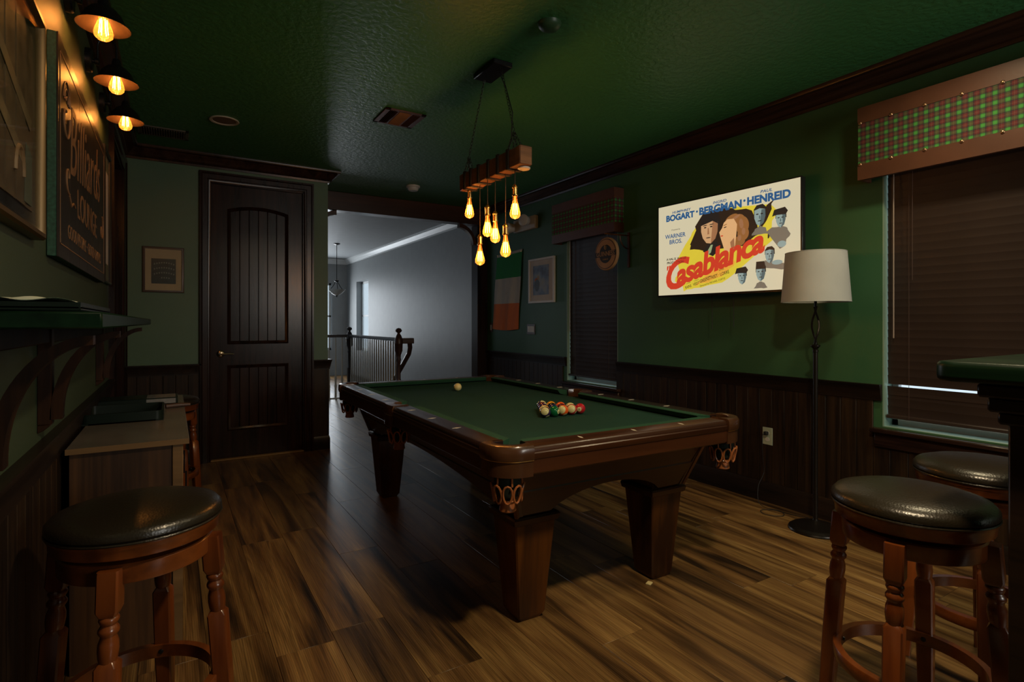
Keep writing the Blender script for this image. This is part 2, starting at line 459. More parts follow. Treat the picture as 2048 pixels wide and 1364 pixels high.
# ------------------------------------------------------------------ walls
def wall_boxes(name, m, boxes):
    mb = MB()
    for b in boxes: mb.box(*b)
    o = mb.build(name, m); o['kind'] = 'structure'; return o
W1 = (.84, 1.62); W2 = (3.88, 4.665)          # window openings along the right wall
ZS, ZW = .64, 2.40
def right_wall():
    b = []; ys = [YN, W1[0], W1[1], W2[0], W2[1], 6.55]
    for k in range(5):
        if k % 2 == 0: b.append((XR, XR + .16, ys[k], ys[k + 1], 0, ZC))
        else: b += [(XR, XR + .16, ys[k], ys[k + 1], 0, ZS), (XR, XR + .16, ys[k], ys[k + 1], ZW, ZC)]
    return wall_boxes('wall_right', 'wall_green', b)
wr = right_wall()
WL_A, WL_B = 4.46, 5.53
wl = wall_boxes('wall_left', 'wall_green_shaded', [(XL - .12, XL, YN, WL_A, 0, ZC), (XL - .12, XL, WL_A, WL_B, 2.51, ZC), (XL - .12, XL, WL_B, YB + .12, 0, ZC)])
DX0, DX1, DZ = .30, 1.075, 2.50
wb = wall_boxes('wall_back', 'wall_green_soft', [(XL, DX0 - .012, YB, YB + .12, 0, ZC), (DX0 - .012, DX1 + .012, YB, YB + .12, DZ + .012, ZC), (DX1 + .012, 1.313, YB, YB + .12, 0, ZC),
                 (1.193, 1.313, YB + .12, 6.55, 0, ZC)])
wn = wall_boxes('wall_near', 'wall_green', [(XL - .12, 1.9, YN - .12, YN, 0, ZC), (3.2, XR + .16, YN - .12, YN, 0, ZC), (1.9, 3.2, YN - .12, YN, 0, 1.3), (1.9, 3.2, YN - .12, YN, 2.4, ZC)])
box('ceiling', 'ceiling_green', (XL - .2, XR + .2, YN - .15, 6.55, ZC, ZC + .1))['kind'] = 'structure'
# closet and hallway shells behind the door and the left opening
wall_boxes('wall_closet', 'wall_green', [(XL - .12, 1.193, 6.43, 6.55, 0, ZC)])
wall_boxes('wall_hallway', 'wall_green', [(-1.5, -1.4, 4.2, 5.8, 0, ZC), (-1.5, XL - .12, 4.1, 4.2, 0, ZC), (-1.5, XL - .12, 5.74, 5.84, 0, ZC), (-1.5, XL - .12, 4.2, 5.74, ZC, ZC + .1), (-1.5, XL - .12, 4.2, 5.74, -.06, 0)])
# white landing room
YF = 13.3
wall_boxes('wall_landing_far', 'wall_white', [(-1.1, 2.2, YF, YF + .15, 0, ZC), (3.2, XR + .16, YF, YF + .15, 0, ZC), (2.2, 3.2, YF, YF + .15, 0, .6), (2.2, 3.2, YF, YF + .15, 2.18, ZC)])
wall_boxes('wall_landing_right', 'wall_white', [(XR, XR + .16, 6.55, 11.6, 0, ZC), (XR, XR + .16, 12.5, YF, 0, ZC), (XR, XR + .16, 11.6, 12.5, 0, .62), (XR, XR + .16, 11.6, 12.5, 2.17, ZC)])
wall_boxes('wall_landing_left', 'wall_white', [(-1.1, -1.0, 6.55, YF, 0, ZC), (-1.1, 1.313, 6.55, 6.62, 0, ZC)])
box('ceiling_landing', 'ceiling_white', (-1.1, XR + .16, 6.55, YF + .1, ZC, ZC + .1))['kind'] = 'structure'
box('floor_landing', 'floor_plank', (-1.0, XL - .12, 6.6, YF, -.02, -.002))['kind'] = 'structure'

# wainscot planks + chair rail + baseboard as parts of the walls
def wain(wall, axis, fixed, sgn, a, b, z1=.80, z0=.13, skip=()):
    w = .092; t = .012
    k = int((b - a) / w); w = (b - a) / max(k, 1)
    if axis == 'y': mb = MB().box(min(0, sgn * t), max(0, sgn * t), -w / 2 + .0012, w / 2 - .0012, 0, z1 - z0)
    else: mb = MB().box(-w / 2 + .0012, w / 2 - .0012, min(0, sgn * t), max(0, sgn * t), 0, z1 - z0)
    me = mb.mesh('wainscot_plank', 'wainscot', .002)
    low = None
    for i in range(k):
        c = a + (i + .5) * w
        hit = [s for s in skip if s[0] - .02 < c < s[1] + .02]
        if hit:
            q = hit[0]; m2 = MB()
            if axis == 'y': m2.box(min(0, sgn * t), max(0, sgn * t), -w / 2 + .0012, w / 2 - .0012, 0, q[2] - z0)
            me2 = m2.mesh('wainscot_plank', 'wainscot', .002)
            inst('wainscot_plank', me2, wall, (fixed, c, z0)); continue
        inst('wainscot_plank', me, wall, (fixed, c, z0) if axis == 'y' else (c, fixed, z0))
wain(wr, 'y', XR, -1, YN, 6.39, skip=[(W1[0], W1[1], .58), (W2[0], W2[1], .58)])
wain(wl, 'y', XL, 1, YN, WL_A - .09)
wain(wb, 'x', YB, -1, XL, DX0 - .09); wain(wb, 'x', YB, -1, DX1 + .10, 1.313)
wain(wb, 'y', 1.313, 1, YB, 6.39)
CR = [(0, .79), (.016, .79), (.016, .80), (.03, .865), (.034, .872), (.034, .885), (0, .885)]
BB = [(0, 0), (.018, 0), (.018, .105), (.013, .125), (.008, .137), (0, .137)]
CM = [(0, 2.628), (.012, 2.628), (.016, 2.645), (.030, 2.652), (.036, 2.664), (.060, 2.69), (.078, 2.712), (.098, 2.716), (.104, 2.728), (.104, 2.74), (0, 2.74)]
fxy = lambda u, v, b: (u, v, b)
def mold(name, mtl, path, prof):
    o = MB().sweep(path, prof, False, fxy).build(name, mtl); o['kind'] = 'structure'; return o
mold('trim_1', 'dark_gloss_y', [(XL, YN), (XL, YB), (1.313, YB), (1.313, 6.39)], CM)
mold('trim_2', 'dark_gloss_y', [(XR, 6.39), (XR, YN)], CM)
mold('trim_3', 'rail_dark', [(XL, YN), (XL, WL_A - .08)], CR)
mold('trim_4', 'rail_dark', [(XL, YB), (DX0 - .085, YB)], CR)
mold('trim_5', 'rail_dark', [(DX1 + .095, YB), (1.313, YB), (1.313, 6.39)], CR)
for i, (a, b) in enumerate(((6.39, W2[1] + .002), (W2[0] - .002, W1[1] + .002), (W1[0] - .002, YN))):
    mold('trim_%d' % (6 + i), 'rail_dark', [(XR, a), (XR, b)], CR)
mold('baseboard_left', 'rail_dark', [(XL, YN), (XL, WL_A - .08)], BB)
mold('baseboard_back', 'rail_dark', [(XL, YB), (DX0 - .085, YB)], BB)
mold('baseboard_corner', 'rail_dark', [(DX1 + .095, YB), (1.313, YB), (1.313, 6.39)], BB)
mold('baseboard_right', 'rail_dark', [(XR, 6.39), (XR, YN)], [(a + .012 if a else 0, z) for a, z in BB])
WCM = [(a * .9, z) for a, z in CM]
mold('trim_9', 'trim_white', [(-1.0, YF), (XR, YF), (XR, 6.6)], WCM)

# opening between room and landing: dark beam, side casings, curved corner brackets
op = struct('door_2')
box('header_beam', 'mahogany_x', (1.313, XR, 6.39, 6.55, 2.53, ZC), op, .004)
for x0, x1 in ((1.313, 1.36), (3.40, XR)):
    box('side_post', 'dark_gloss', (x0, x1, 6.385, 6.56, 0, 2.53), op, .004)
def corner_bracket(x, s):
    pts = []
    for k in range(13):
        a = pi / 2 * k / 12
        pts.append((x + s * (.24 - .24 * sin(a)), 2.53 - .26 + .26 * cos(a)))
    poly = []
    n = len(pts)
    inner = [(x + s * (.24 - .20 * sin(pi / 2 * k / 12)) - s * .0, 2.53 - .26 + .21 * cos(pi / 2 * k / 12)) for k in range(13)]
    outer = [(x + s * (.24 - .24 * sin(pi / 2 * k / 12)), 2.53 - .26 + .26 * cos(pi / 2 * k / 12)) for k in range(13)]
    mb = MB()
    for k in range(12):
        q = [outer[k], outer[k + 1], inner[k + 1], inner[k]]
        mb.prism(q, 6.43, 6.50, lambda u, v, h: (u, h, v))
    mb.build('curved_bracket', 'mahogany_x', op)
corner_bracket(3.40, -1); corner_bracket(1.36, 1)

# left wall cased opening
dl = struct('door_3')
CP = [(0, 0), (0, .012), (-.010, .018), (-.022, .020), (-.060, .020), (-.072, .030), (-.085, .030), (-.085, 0)]
MB().sweep([(WL_A, 0), (WL_A, 2.51), (WL_B, 2.51), (WL_B, 0)], [(-a, b) for a, b in [(0, 0), (0, .012), (.010, .018), (.022, .020), (.060, .020), (.072, .030), (.085, .030), (.085, 0)]], False,
           lambda u, v, b: (XL + b, u, v)).build('casing', 'dark_gloss', dl)
mb = MB(); mb.box(XL - .12, XL, WL_A, WL_A + .015, 0, 2.51); mb.box(XL - .12, XL, WL_B - .015, WL_B, 0, 2.51); mb.box(XL - .12, XL, WL_A, WL_B, 2.495, 2.51)
mb.build('jamb', 'dark_gloss', dl, bevel=.002)
mb = MB(); mb.box(XL - .07, XL - .035, WL_B - .03, WL_B - .015, 0, 2.495); mb.build('door_stop', 'dark_gloss', dl, bevel=.002)

# ------------------------------------------------------------------ arched dark door in the back wall
dr = struct('door_1'); yd = YB + .03      # face of the leaf
MB().sweep([(DX0 - .012, 0), (DX0 - .012, DZ + .012), (DX1 + .012, DZ + .012), (DX1 + .012, 0)], [(-a, b) for a, b in [(0, 0), (0, .010), (.012, .016), (.020, .016), (.024, .022), (.062, .024), (.070, .034), (.085, .034), (.088, 0)]], False,
           lambda u, v, b: (u, YB - b, v)).build('casing', 'dark_gloss', dr)
mb = MB(); mb.box(DX0 - .012, DX0 - .002, YB, YB + .12, 0, DZ + .01); mb.box(DX1 + .002, DX1 + .012, YB, YB + .12, 0, DZ + .01); mb.box(DX0 - .012, DX1 + .012, YB, YB + .12, DZ + .002, DZ + .012)
mb.build('jamb', 'dark_gloss', dr)
leaf = MB()
leaf.box(DX0, DX1, yd + .022, yd + .040, .012, DZ)               # core
px0, px1 = DX0 + .125, DX1 - .125
for b in ((DX0, px0, .012, DZ), (px1, DX1, .012, DZ), (px0, px1, .012, .26), (px0, px1, .86, 1.05)): leaf.box(b[0], b[1], yd, yd + .024, b[2], b[3])
n = 14; cx = (px0 + px1) / 2; hw = (px1 - px0) / 2
for k in range(n):
    xa = px0 + (px1 - px0) * k / n; xb = px0 + (px1 - px0) * (k + 1) / n
    za = 2.285 + .042 * (1 - ((xa - cx) / hw) ** 2); zb_ = 2.285 + .042 * (1 - ((xb - cx) / hw) ** 2)
    leaf.prism([(xa, za), (xb, zb_), (xb, DZ), (xa, DZ)], yd, yd + .024, lambda u, v, h: (u, h, v))
leaf.build('leaf', 'dark_gloss', dr)
PM = [(0, .016), (0, .0), (.007, -.004), (.014, .002), (.028, .009), (.032, .016)]
arc = [(px1 - (px1 - px0) * k / 14, 2.285 + .042 * (1 - ((px1 - (px1 - px0) * k / 14 - cx) / hw) ** 2)) for k in range(15)]
MB().sweep([(px0, 1.05), (px1, 1.05)] + arc, [(-a, b) for a, b in PM], True, lambda u, v, b: (u, yd + b, v)).build('panel_moulding', 'dark_gloss', dr)
MB().sweep([(px0, .26), (px1, .26), (px1, .86), (px0, .86)], [(-a, b) for a, b in PM], True, lambda u, v, b: (u, yd + b, v)).build('panel_moulding', 'dark_gloss', dr)
bw = (px1 - px0 - .05) / 6
for k in range(6):
    x = px0 + .025 + bw * (k + .5)
    box('panel_board', 'dark_gloss', (-bw / 2 + .0015, bw / 2 - .0015, 0, .012, 0, 2.34 - 1.07), dr, .003, (x, yd + .013, 1.07))
    box('panel_board', 'dark_gloss', (-bw / 2 + .0015, bw / 2 - .0015, 0, .012, 0, .57), dr, .003, (x, yd + .013, .275))
Ry = Matrix.Rotation(radians(90), 3, 'X')
hd = MB(); hd.lathe([(.0, 0), (.030, 0), (.033, .005), (.028, .010), (.012, .013), (.011, .035), (.0, .037)], (0, 0, 0), 20, tilt=Ry)
hd.tube([(0, -.033, 0), (.02, -.036, 0), (.06, -.036, .001), (.10, -.034, -.002), (.108, -.034, -.002)], [.008, .0075, .006, .0055, .004], 8)
h = hd.build('door_handle', 'chrome', dr, (DX0 + .072, yd, .965)); h['label'] = 'brushed metal lever handle'
box('threshold', 'tape', (DX0 - .01, DX1 + .01, YB - .012, YB + .06, 0, .014), dr, .003)

# ------------------------------------------------------------------ right wall windows with sill, glass, and brown slat blinds
def window(nm, y0, y1, lab, blind_lab, gap=None):
    w = struct(nm)
    mb = MB(); t = .008
    mb.box(XR, XR + .15, y1 - t, y1, ZS, ZW); mb.box(XR, XR + .15, y0, y0 + t, ZS, ZW); mb.box(XR, XR + .15, y0, y1, ZW - t, ZW)
    mb.build('window_reveal', 'reveal', w)
    mb = MB(); f = .04; xf0, xf1 = XR + .10, XR + .14
    mb.box(xf0, xf1, y0, y0 + f, ZS, ZW); mb.box(xf0, xf1, y1 - f, y1, ZS, ZW); mb.box(xf0, xf1, y0, y1, ZS, ZS + f); mb.box(xf0, xf1, y0, y1, ZW - f, ZW)
    mb.box(xf0, xf1, y0, y1, 1.48, 1.52)
    mb.build('window_frame', 'trim_white', w, bevel=.003)
    box('window_pane', 'clear_glass', (XR + .118, XR + .122, y0 + f, y1 - f, ZS + f, ZW - f), w)
    mb = MB(); mb.sweep([(y1 + .055, 0), (y0 - .055, 0)], [(0, 0)], False, fxy) if False else None
    box('window_sill', 'dark_gloss_y', (XR - .055, XR + .10, y0 - .05, y1 + .05, ZS - .035, ZS - .008), w, .006)
    box('inner_stool', 'reveal', (XR + .001, XR + .145, y0 + .002, y1 - .002, ZS - .008, ZS + .004), w, .002)
    box('sill_apron', 'dark_gloss_y', (XR - .030, XR, y0 - .035, y1 + .035, ZS - .12, ZS - .035), w, .006)
    # blind
    b = empty('window_blind', (XR + .035, (y0 + y1) / 2, ZS)); tag(b, blind_lab, 'blind')
    L = (y1 - y0) / 2 - .013; pitch = .0445
    box('head_rail', 'slat_brown', (-.028, .028, -L, L, ZW - ZS - .06, ZW - ZS - .01), b, .003)
    box('bottom_rail', 'slat_brown', (-.026, .026, -L, L, .052, .072), b, .004)
    pr = []
    for k in range(5):
        q = -.026 + .052 * k / 4; pr.append((q, .0012 - 1.8 * q * q))
    sl = MB(); top = [(q, c + .0014) for q, c in pr]; bot = [(q, c - .0014) for q, c in reversed(pr)]
    sl.prism(top + bot, -L, L, lambda u, v, h: (u, h, v))
    me = sl.mesh('slat', 'slat_brown')
    nsl = int((ZW - ZS - .15) / pitch)
    for k in range(nsl):
        z = .098 + k * pitch
        tl = radians(83)
        if gap is not None and k == gap: z -= .019
        inst('slat', me, b, (0 if k != gap else -.004, 0, z), (0, tl, 0))
    for yy in (-L * .68, L * .68):
        MB().tube([(-.030, yy, .06), (-.030, yy, ZW - ZS - .06)], .0012, 6).build('ladder_cord', 'cord_brown', b)
    MB().tube([(-.036, L - .045, ZW - ZS - .1), (-.040, L - .047, 1.0), (-.042, L - .048, .52)], .0035, 8).build('tilt_wand', 'wand', b)
    MB().tube([(-.034, L - .14, ZW - ZS - .1), (-.036, L - .14, .85)], .0016, 6).build('pull_cord', 'cord_brown', b)
    return w
window('window_1', *W1, 'w', 'dark brown slat blind with one bright gap, in the window beside the floor lamp', gap=3)
window('window_2', *W2, 'w', 'dark brown slat blind in the far window beside the framed print')

def valance(y0, y1, zt, zb, nails, lab):
    v = empty('window_valance', (XR, (y0 + y1) / 2, zb)); tag(v, lab, 'valance'); L = (y1 - y0) / 2; H = zt - zb; D = .12
    mb = MB(); mb.box(-D + .006, -D + .02, -L + .006, L - .006, 0, H - .006); mb.box(-D + .02, -.001, L - .02, L - .006, 0, H - .006); mb.box(-D + .02, -.001, -L + .006, -L + .02, 0, H - .006); mb.box(-D + .02, -.001, -L + .02, L - .02, H - .02, H - .006)
    mb.build('backing_board', 'tan_leather', v)
    z1, z2 = H * .772, H * (1 - .772)
    def wrap(name, m, za, zc, t):
        path = [(0, -L), (-D, -L), (-D, L), (0, L)]
        MB().sweep([(-.001, -L + .006), (-D + .006, -L + .006), (-D + .006, L - .006), (-.001, L - .006)], [(0, za), (-t, za + .002), (-t, zc - .002), (0, zc)], False, fxy).build(name, m, v)
    z1, z2 = .212 * H, H - .212 * H
    wrap('leather_band', 'tan_leather', 0, z1 + .006, .006); wrap('leather_band', 'tan_leather', z2 - .006, H, .006)
    wrap('plaid_panel', 'plaid', z1, z2, .004)
    if nails:
        nm = MB().lathe([(.0, .006), (.005, .0055), (.0085, .003), (.010, 0)], (0, 0, 0), 14, tilt=Matrix.Rotation(radians(-90), 3, 'Y')).mesh('upholstery_nail', 'antique_nail')
        k = int(2 * L / .163)
        for i in range(k + 1):
            for z in (z1 + .002, z2 - .002): inst('upholstery_nail', nm, v, (-D - .0005, L - .014 - i * .163, z))
valance(.56, 1.70, 2.508, 2.082, True, 'tan leather valance with plaid panel and brass nails, over the window near the lamp')
valance(3.80, 4.77, 2.490, 2.080, False, 'tan leather and plaid valance over the far window, above the round sign')

# landing windows, plus an unseen rear window added to go with the fill lamp
def plain_window(nm, boxf):
    w = struct(nm); mb = MB(); gb = MB(); boxf(mb, gb); mb.build('window_frame', 'trim_white', w, bevel=.003); gb.build('window_pane', 'clear_glass', w); return w
def w3(mb, gb):
    y0, y1, z0, z1 = 11.6, 12.5, .62, 2.17
    for b in ((y0, y0 + .05, z0, z1), (y1 - .05, y1, z0, z1), (y0, y1, z0, z0 + .05), (y0, y1, z1 - .05, z1), (y0, y1, 1.38, 1.42)): mb.box(XR + .125, XR + .158, *b)
    gb.box(XR + .140, XR + .144, y0 + .05, y1 - .05, z0 + .05, z1 - .05)
def w4(mb, gb):
    x0, x1, z0, z1 = 2.2, 3.2, .60, 2.18
    for b in ((x0, x0 + .05, z0, z1), (x1 - .05, x1, z0, z1), (x0, x1, z0, z0 + .05), (x0, x1, z1 - .05, z1), (x0, x1, 1.38, 1.42)): mb.box(b[0], b[1], YF + .10, YF + .14, b[2], b[3])
    gb.box(x0 + .05, x1 - .05, YF + .068, YF + .072, z0 + .05, z1 - .05)
def w5(mb, gb):  # unseen window behind the camera, added around the rear fill lamp
    x0, x1, z0, z1 = 1.9, 3.2, 1.3, 2.4
    for b in ((x0, x0 + .05, z0, z1), (x1 - .05, x1, z0, z1), (x0, x1, z0, z0 + .05), (x0, x1, z1 - .05, z1), (2.53, 2.57, z0, z1)): mb.box(b[0], b[1], YN - .09, YN - .05, b[2], b[3])
    gb.box(x0 + .05, x1 - .05, YN - .072, YN - .068, z0 + .05, z1 - .05)
plain_window('window_3', w3); plain_window('window_4', w4); plain_window('added_window_rear', w5)

# ------------------------------------------------------------------ pool table
TX, TY = 1.707, 2.955; HX, HY = .686, 1.27; ZR, ZB = .79, .755
pt = empty('pool_table', (TX, TY, 0), radians(-1.3)); tag(pt, 'large mahogany pool table with green cloth and square tapered legs', 'pool table')
def legs():
    mb = MB()
    def sq(h, z, c=.006): return [(-h + c, -h, z), (h - c, -h, z), (h, -h + c, z), (h, h - c, z), (h - c, h, z), (-h + c, h, z), (-h, h - c, z), (-h, -h + c, z)]
    mb.loft([sq(.052, 0), (sq(.066, .025)), sq(.098, .418)])
    leg = mb.mesh('leg', 'mahogany')
    cap = MB().loft([sq(.100, .418, .001), sq(.108, .423, .001), sq(.113, .446, .001), sq(.108, .454, .001), sq(.100, .454, .001)]).mesh('leg_moulding', 'mahogany_x')
    blk = MB().box(-.095, .095, -.095, .095, .454, .68).mesh('leg_block', 'mahogany', .004)
    for sx in (-1, 1):
        for sy in (-1, 1):
            l = inst('leg', leg, pt, (-.022 + sx * .377, -.030 + sy * .94, 0)); inst('leg_moulding', cap, l); inst('leg_block', blk, l, (0, 0, 0), None, (.9, .9, 1))
legs()
def body():
    for s in (-1, 1):
        for ax in 'xy':
            Lh, other = (.550, 1.125) if ax == 'x' else (1.125, .550)
            mb = MB(); n = 24; rings = []
            for k in range(n + 1):
                q = -1 + 2 * k / n
                zb = .462 + .085 * max(0, 1 - (abs(q) / (.66 if ax == 'x' else .84)) ** 2) ** .8
                taper = .085
                def P(z, off, q=q):
                    f = (.68 - z) / .22 * taper
                    a = q * (Lh - f * .9); b = s * (other - f + off)
                    return (a - .025, b - .032, z) if ax == 'x' else (b - .025, a - .032, z)
                rings.append([P(.70, 0), P(.70, -.02), P(zb, -.02), P(zb, 0)])
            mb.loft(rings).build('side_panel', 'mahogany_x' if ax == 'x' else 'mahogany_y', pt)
            # lower band standing proud of the panel
            mb = MB(); rings = []
            for k in range(n + 1):
                q = -1 + 2 * k / n
                zb = .462 + .085 * max(0, 1 - (abs(q) / (.66 if ax == 'x' else .84)) ** 2) ** .8
                def P(z, off, q=q):
                    f = (.68 - z) / .22 * .085
                    a = q * (Lh - f * .9 - .012); b = s * (other - f + off)
                    return (a - .025, b - .032, z) if ax == 'x' else (b - .025, a - .032, z)
                rings.append([P(.572, .005), P(.578, 0), P(zb + .002, 0), P(zb + .002, .005)])
            mb.loft(rings).build('lower_band', 'mahogany_x' if ax == 'x' else 'mahogany_y', pt)
    for sx in (-1, 1):
        for sy in (-1, 1):
            MB().tube([(sx * .550 - .025, sy * 1.125 - .032, .69), (sx * .473 - .025, sy * 1.045 - .032, .462)], .012, 6).build('corner_trim', 'mahogany', pt)
    box('slate', 'felt_dark', (-HX + .10, HX - .10, -HY + .10, HY - .10, .70, ZB - .004), pt)
body()
PR = .066                                    # pocket radius
PC = [(sx * (HX - .115), sy * (HY - .115)) for sx in (-1, 1) for sy in (-1, 1)]
PS = [(sx * (HX - .095), 0) for sx in (-1, 1)]
def cloth():
    NX, NY = HX - .10, HY - .10
    mb = MB(); N_ = 10
    def arcpts(cx, cy, r, a0, a1): return [(cx + r * cos(a0 + (a1 - a0) * k / N_), cy + r * sin(a0 + (a1 - a0) * k / N_)) for k in range(N_ + 1)]
    poly = []
    # go counter-clockwise from bottom-left; each pocket notched by an inward arc
    def corner(sx, sy, a_from, a_to):
        return arcpts(sx * (HX - .085), sy * (HY - .085), .075, a_from, a_to)
    poly += list(reversed(corner(-1, -1, radians(-10), radians(100))))
    poly += [( -NX + .16, -NY), (NX - .16, -NY)]
    poly += list(reversed(corner(1, -1, radians(80), radians(190))))
    poly += [(NX, -NY + .16)] + arcpts(HX - .085, 0, .06, radians(250), radians(110)) + [(NX, NY - .16)]
    poly += list(reversed(corner(1, 1, radians(170), radians(280))))
    poly += [(NX - .16, NY), (-NX + .16, NY)]
    poly += list(reversed(corner(-1, 1, radians(260), radians(370))))
    poly += [(-NX, NY - .16)] + arcpts(-HX + .085, 0, .06, radians(70), radians(-70)) + [(-NX, -NY + .16)]
    mb.prism(poly, ZB - .004, ZB)
    bmesh.ops.triangulate(mb.bm, faces=[f for f in mb.bm.faces if len(f.verts) > 4])
    mb.build('bed_cloth', 'felt', pt)
cloth()
# rails: six segments, each with top, moulded face, cushion and inlays
def rail(ax, s, a, b, m, tm):
    """ax='x': rail runs along x at y = s*HY from a to b"""
    edge = HY if ax == 'x' else HX
    f = (lambda u, v, h: (u, s * (edge - v), h)) if ax == 'x' else (lambda u, v, h: (s * (edge - v), u, h))
    r = MB(); prof = [(0.004, .742), (0, .752), (0, .764), (.004, .768), (.004, .776), (.012, .788), (.018, .790), (.098, .790), (.098, .742)]
    r.loft([[f(a, p, q) for p, q in prof], [f(b, p, q) for p, q in prof]])
    ro = r.build('rail', tm, pt)
    ap = MB(); pa = [(.006, .742), (.006, .690), (.012, .684), (.03, .684), (.03, .742)]
    ap.loft([[f(a, p, q) for p, q in pa], [f(b, p, q) for p, q in pa]]); ap.build('rail_apron', m, ro)
    cu = MB(); e = .045
    pc = [(.098, .789), (.145, .789), (.148, .786), (.136, .764), (.110, .756), (.098, .756)]
    def cut(p): return (p - .098) * .75
    cu.loft([[f(a + cut(p) - .0, p, q) for p, q in pc], [f(b - cut(p), p, q) for p, q in pc]])
    cu.build('cushion', 'felt_cushion', ro)
    return ro, f
def inlay(ro, f, u):
    MB().prism([(-.014 + u, .052), (u, .047), (u + .014, .052), (u, .057)], .7902, .7908, f).build('inlay_diamond', 'inlay', ro)
for s in (-1, 1):
    ro, f = rail('x', s, -HX + .145, HX - .145, 'mahogany_x', 'mahogany_x')
    for u in (-.285, 0, .285): 
        MB().prism([(u - .007, .050), (u - .001, .030), (u + .007, .054), (u + .001, .074)], .7902, .7908, f).build('inlay_diamond', 'inlay', ro)
    for a, b in ((-HY + .145, -.075), (.075, HY - .145)):
        ro, f = rail('y', s, a, b, 'mahogany_y', 'rail_top')
        for k in (1, 2, 3):
            u = (-1 if a < 0 else 1) * (-.055 + .2825 * k)
            MB().prism([(u - .007, .050), (u - .001, .030), (u + .007, .054), (u + .001, .074)], .7902, .7908, f).build('inlay_diamond', 'inlay', ro)
def corner_cap(sx, sy):
    """rounded corner casting with pocket bite"""
    n = 16; outer = []; inner = []
    R = .115
    # local frame: corner at 0,0 ; a = along x inwards, b = along y inwards
    pts = [(.146, .0)] + [(R - R * sin(t), R - R * cos(t)) for t in [pi / 2 * k / 12 for k in range(13)]] + [(0, .146)]
    c = (.110, .110)
    n = len(pts)
    inn = []
    for k in range(n):
        t = k / (n - 1); ang = radians(-42 - 186 * t) 
        inn.append((c[0] + PR * cos(ang), c[1] + PR * sin(ang)))
    inn[0] = (.146, .098) ; inn[-1] = (.098, .146)
    f = lambda u, v, h: (sx * (HX - u), sy * (HY - v), h)
    def ring_strip(mb, o, i, z0, z1, lip):
        rings = []
        for a, b in zip(o, i):
            d = Vector((b[0] - a[0], b[1] - a[1])); L = d.length; d.normalize()
            p = lambda q: (a[0] + d.x * q, a[1] + d.y * q)
            if lip: prof = [(-.004, z0), (-.007, z0 + .012), (-.006, z1 - .012), (.002, z1 - .002), (.012, z1), (L - .008, z1), (L, z1 - .004), (L, z0)]
            else: prof = [(0.002, z0), (0.002, z1), (.022, z1), (.022, z0)]
            rings.append([f(*p(q), z) for q, z in prof])
        mb.loft(rings, True, False)
    mb = MB(); ring_strip(mb, pts, inn, .742, .797, True); cp = mb.build('corner_cap', 'pocket_leather', pt)
    mb = MB(); ring_strip(mb, pts, inn, .680, .738, False); mb.build('corner_apron', 'pocket_leather', cp)
    tr = MB(); tr.tube([f(a - .002 * 0, b, .740) for a, b in pts], .0022, 6); tr.build('brass_trim', 'brass', cp)
    return (sx * (HX - c[0]), sy * (HY - c[1]))
def basket(x, y, label=None):
    b = MB(); 
    b.lathe([(.058, .745), (.057, .70), (.052, .672), (.050, .65), (.040, .60), (.022, .585), (.0, .583)], (0, 0, 0), 16, cap=False)
    o = b.build('pocket_liner', 'felt_dark', pt, (x, y, 0))
    nt = MB()
    for k in range(9):
        a = 2 * pi * k / 9; pts = []
        for j in range(12):
            t = 2 * pi * j / 12; r = .058 + .006 * sin(t); 
            aa = a + cos(t) * .30; zz = .615 + .034 * sin(t)
            pts.append((r * cos(aa), r * sin(aa), zz))
        nt.tube(pts, .0042, 6, closed=True)
    nt.lathe([(.030, .588), (.034, .582), (.028, .572), (.033, .545), (.030, .541), (.0, .541)], (0, 0, 0), 14, cap=False)
    nt.build('pocket_webbing', 'pocket_net', o)
    mb = MB()
    for k in range(6):
        a = 2 * pi * k / 6 + .3; mb.tube([(.050 * cos(a), .050 * sin(a), .745), (.056 * cos(a), .056 * sin(a), .645)], .004, 6)
    mb.build('pocket_strap', 'pocket_net', o)
for sx in (-1, 1):
    for sy in (-1, 1):
        x, y = corner_cap(sx, sy); basket(sx * (HX - .082), sy * (HY - .082))
    # side pocket casting
    mb = MB(); f = lambda u, v, h, sx=sx: (sx * (HX - v), u, h)
    n = 14; rings = []; pr = []
    o_ = [(-.075, 0), (-.05, -.006), (-.02, -.009), (.02, -.009), (.05, -.006), (.075, 0)]
    i_ = [(-.060, .098), (-.050, .062), (-.022, .042), (.022, .042), (.050, .062), (.060, .098)]
    for (a, b), (c_, d_) in zip(o_, i_):
        rings.append([f(a, b, .745), f(a, b - .004, .775), f(a, b + .004, .795), f(c_, d_ - .008, .797), f(c_, d_, .790), f(c_, d_, .745)])
    mb.loft(rings); cp = mb.build('side_cap', 'pocket_leather', pt)
    mb = MB(); mb.prism(o_ + [(.075, .022), (-.075, .022)], .680, .742, f); mb.build('side_apron', 'mahogany_y', cp)
    MB().tube([f(a, b - .001, .742) for a, b in o_], .002, 6).build('brass_trim', 'brass', cp)
    basket(sx * (HX - .062), 0)

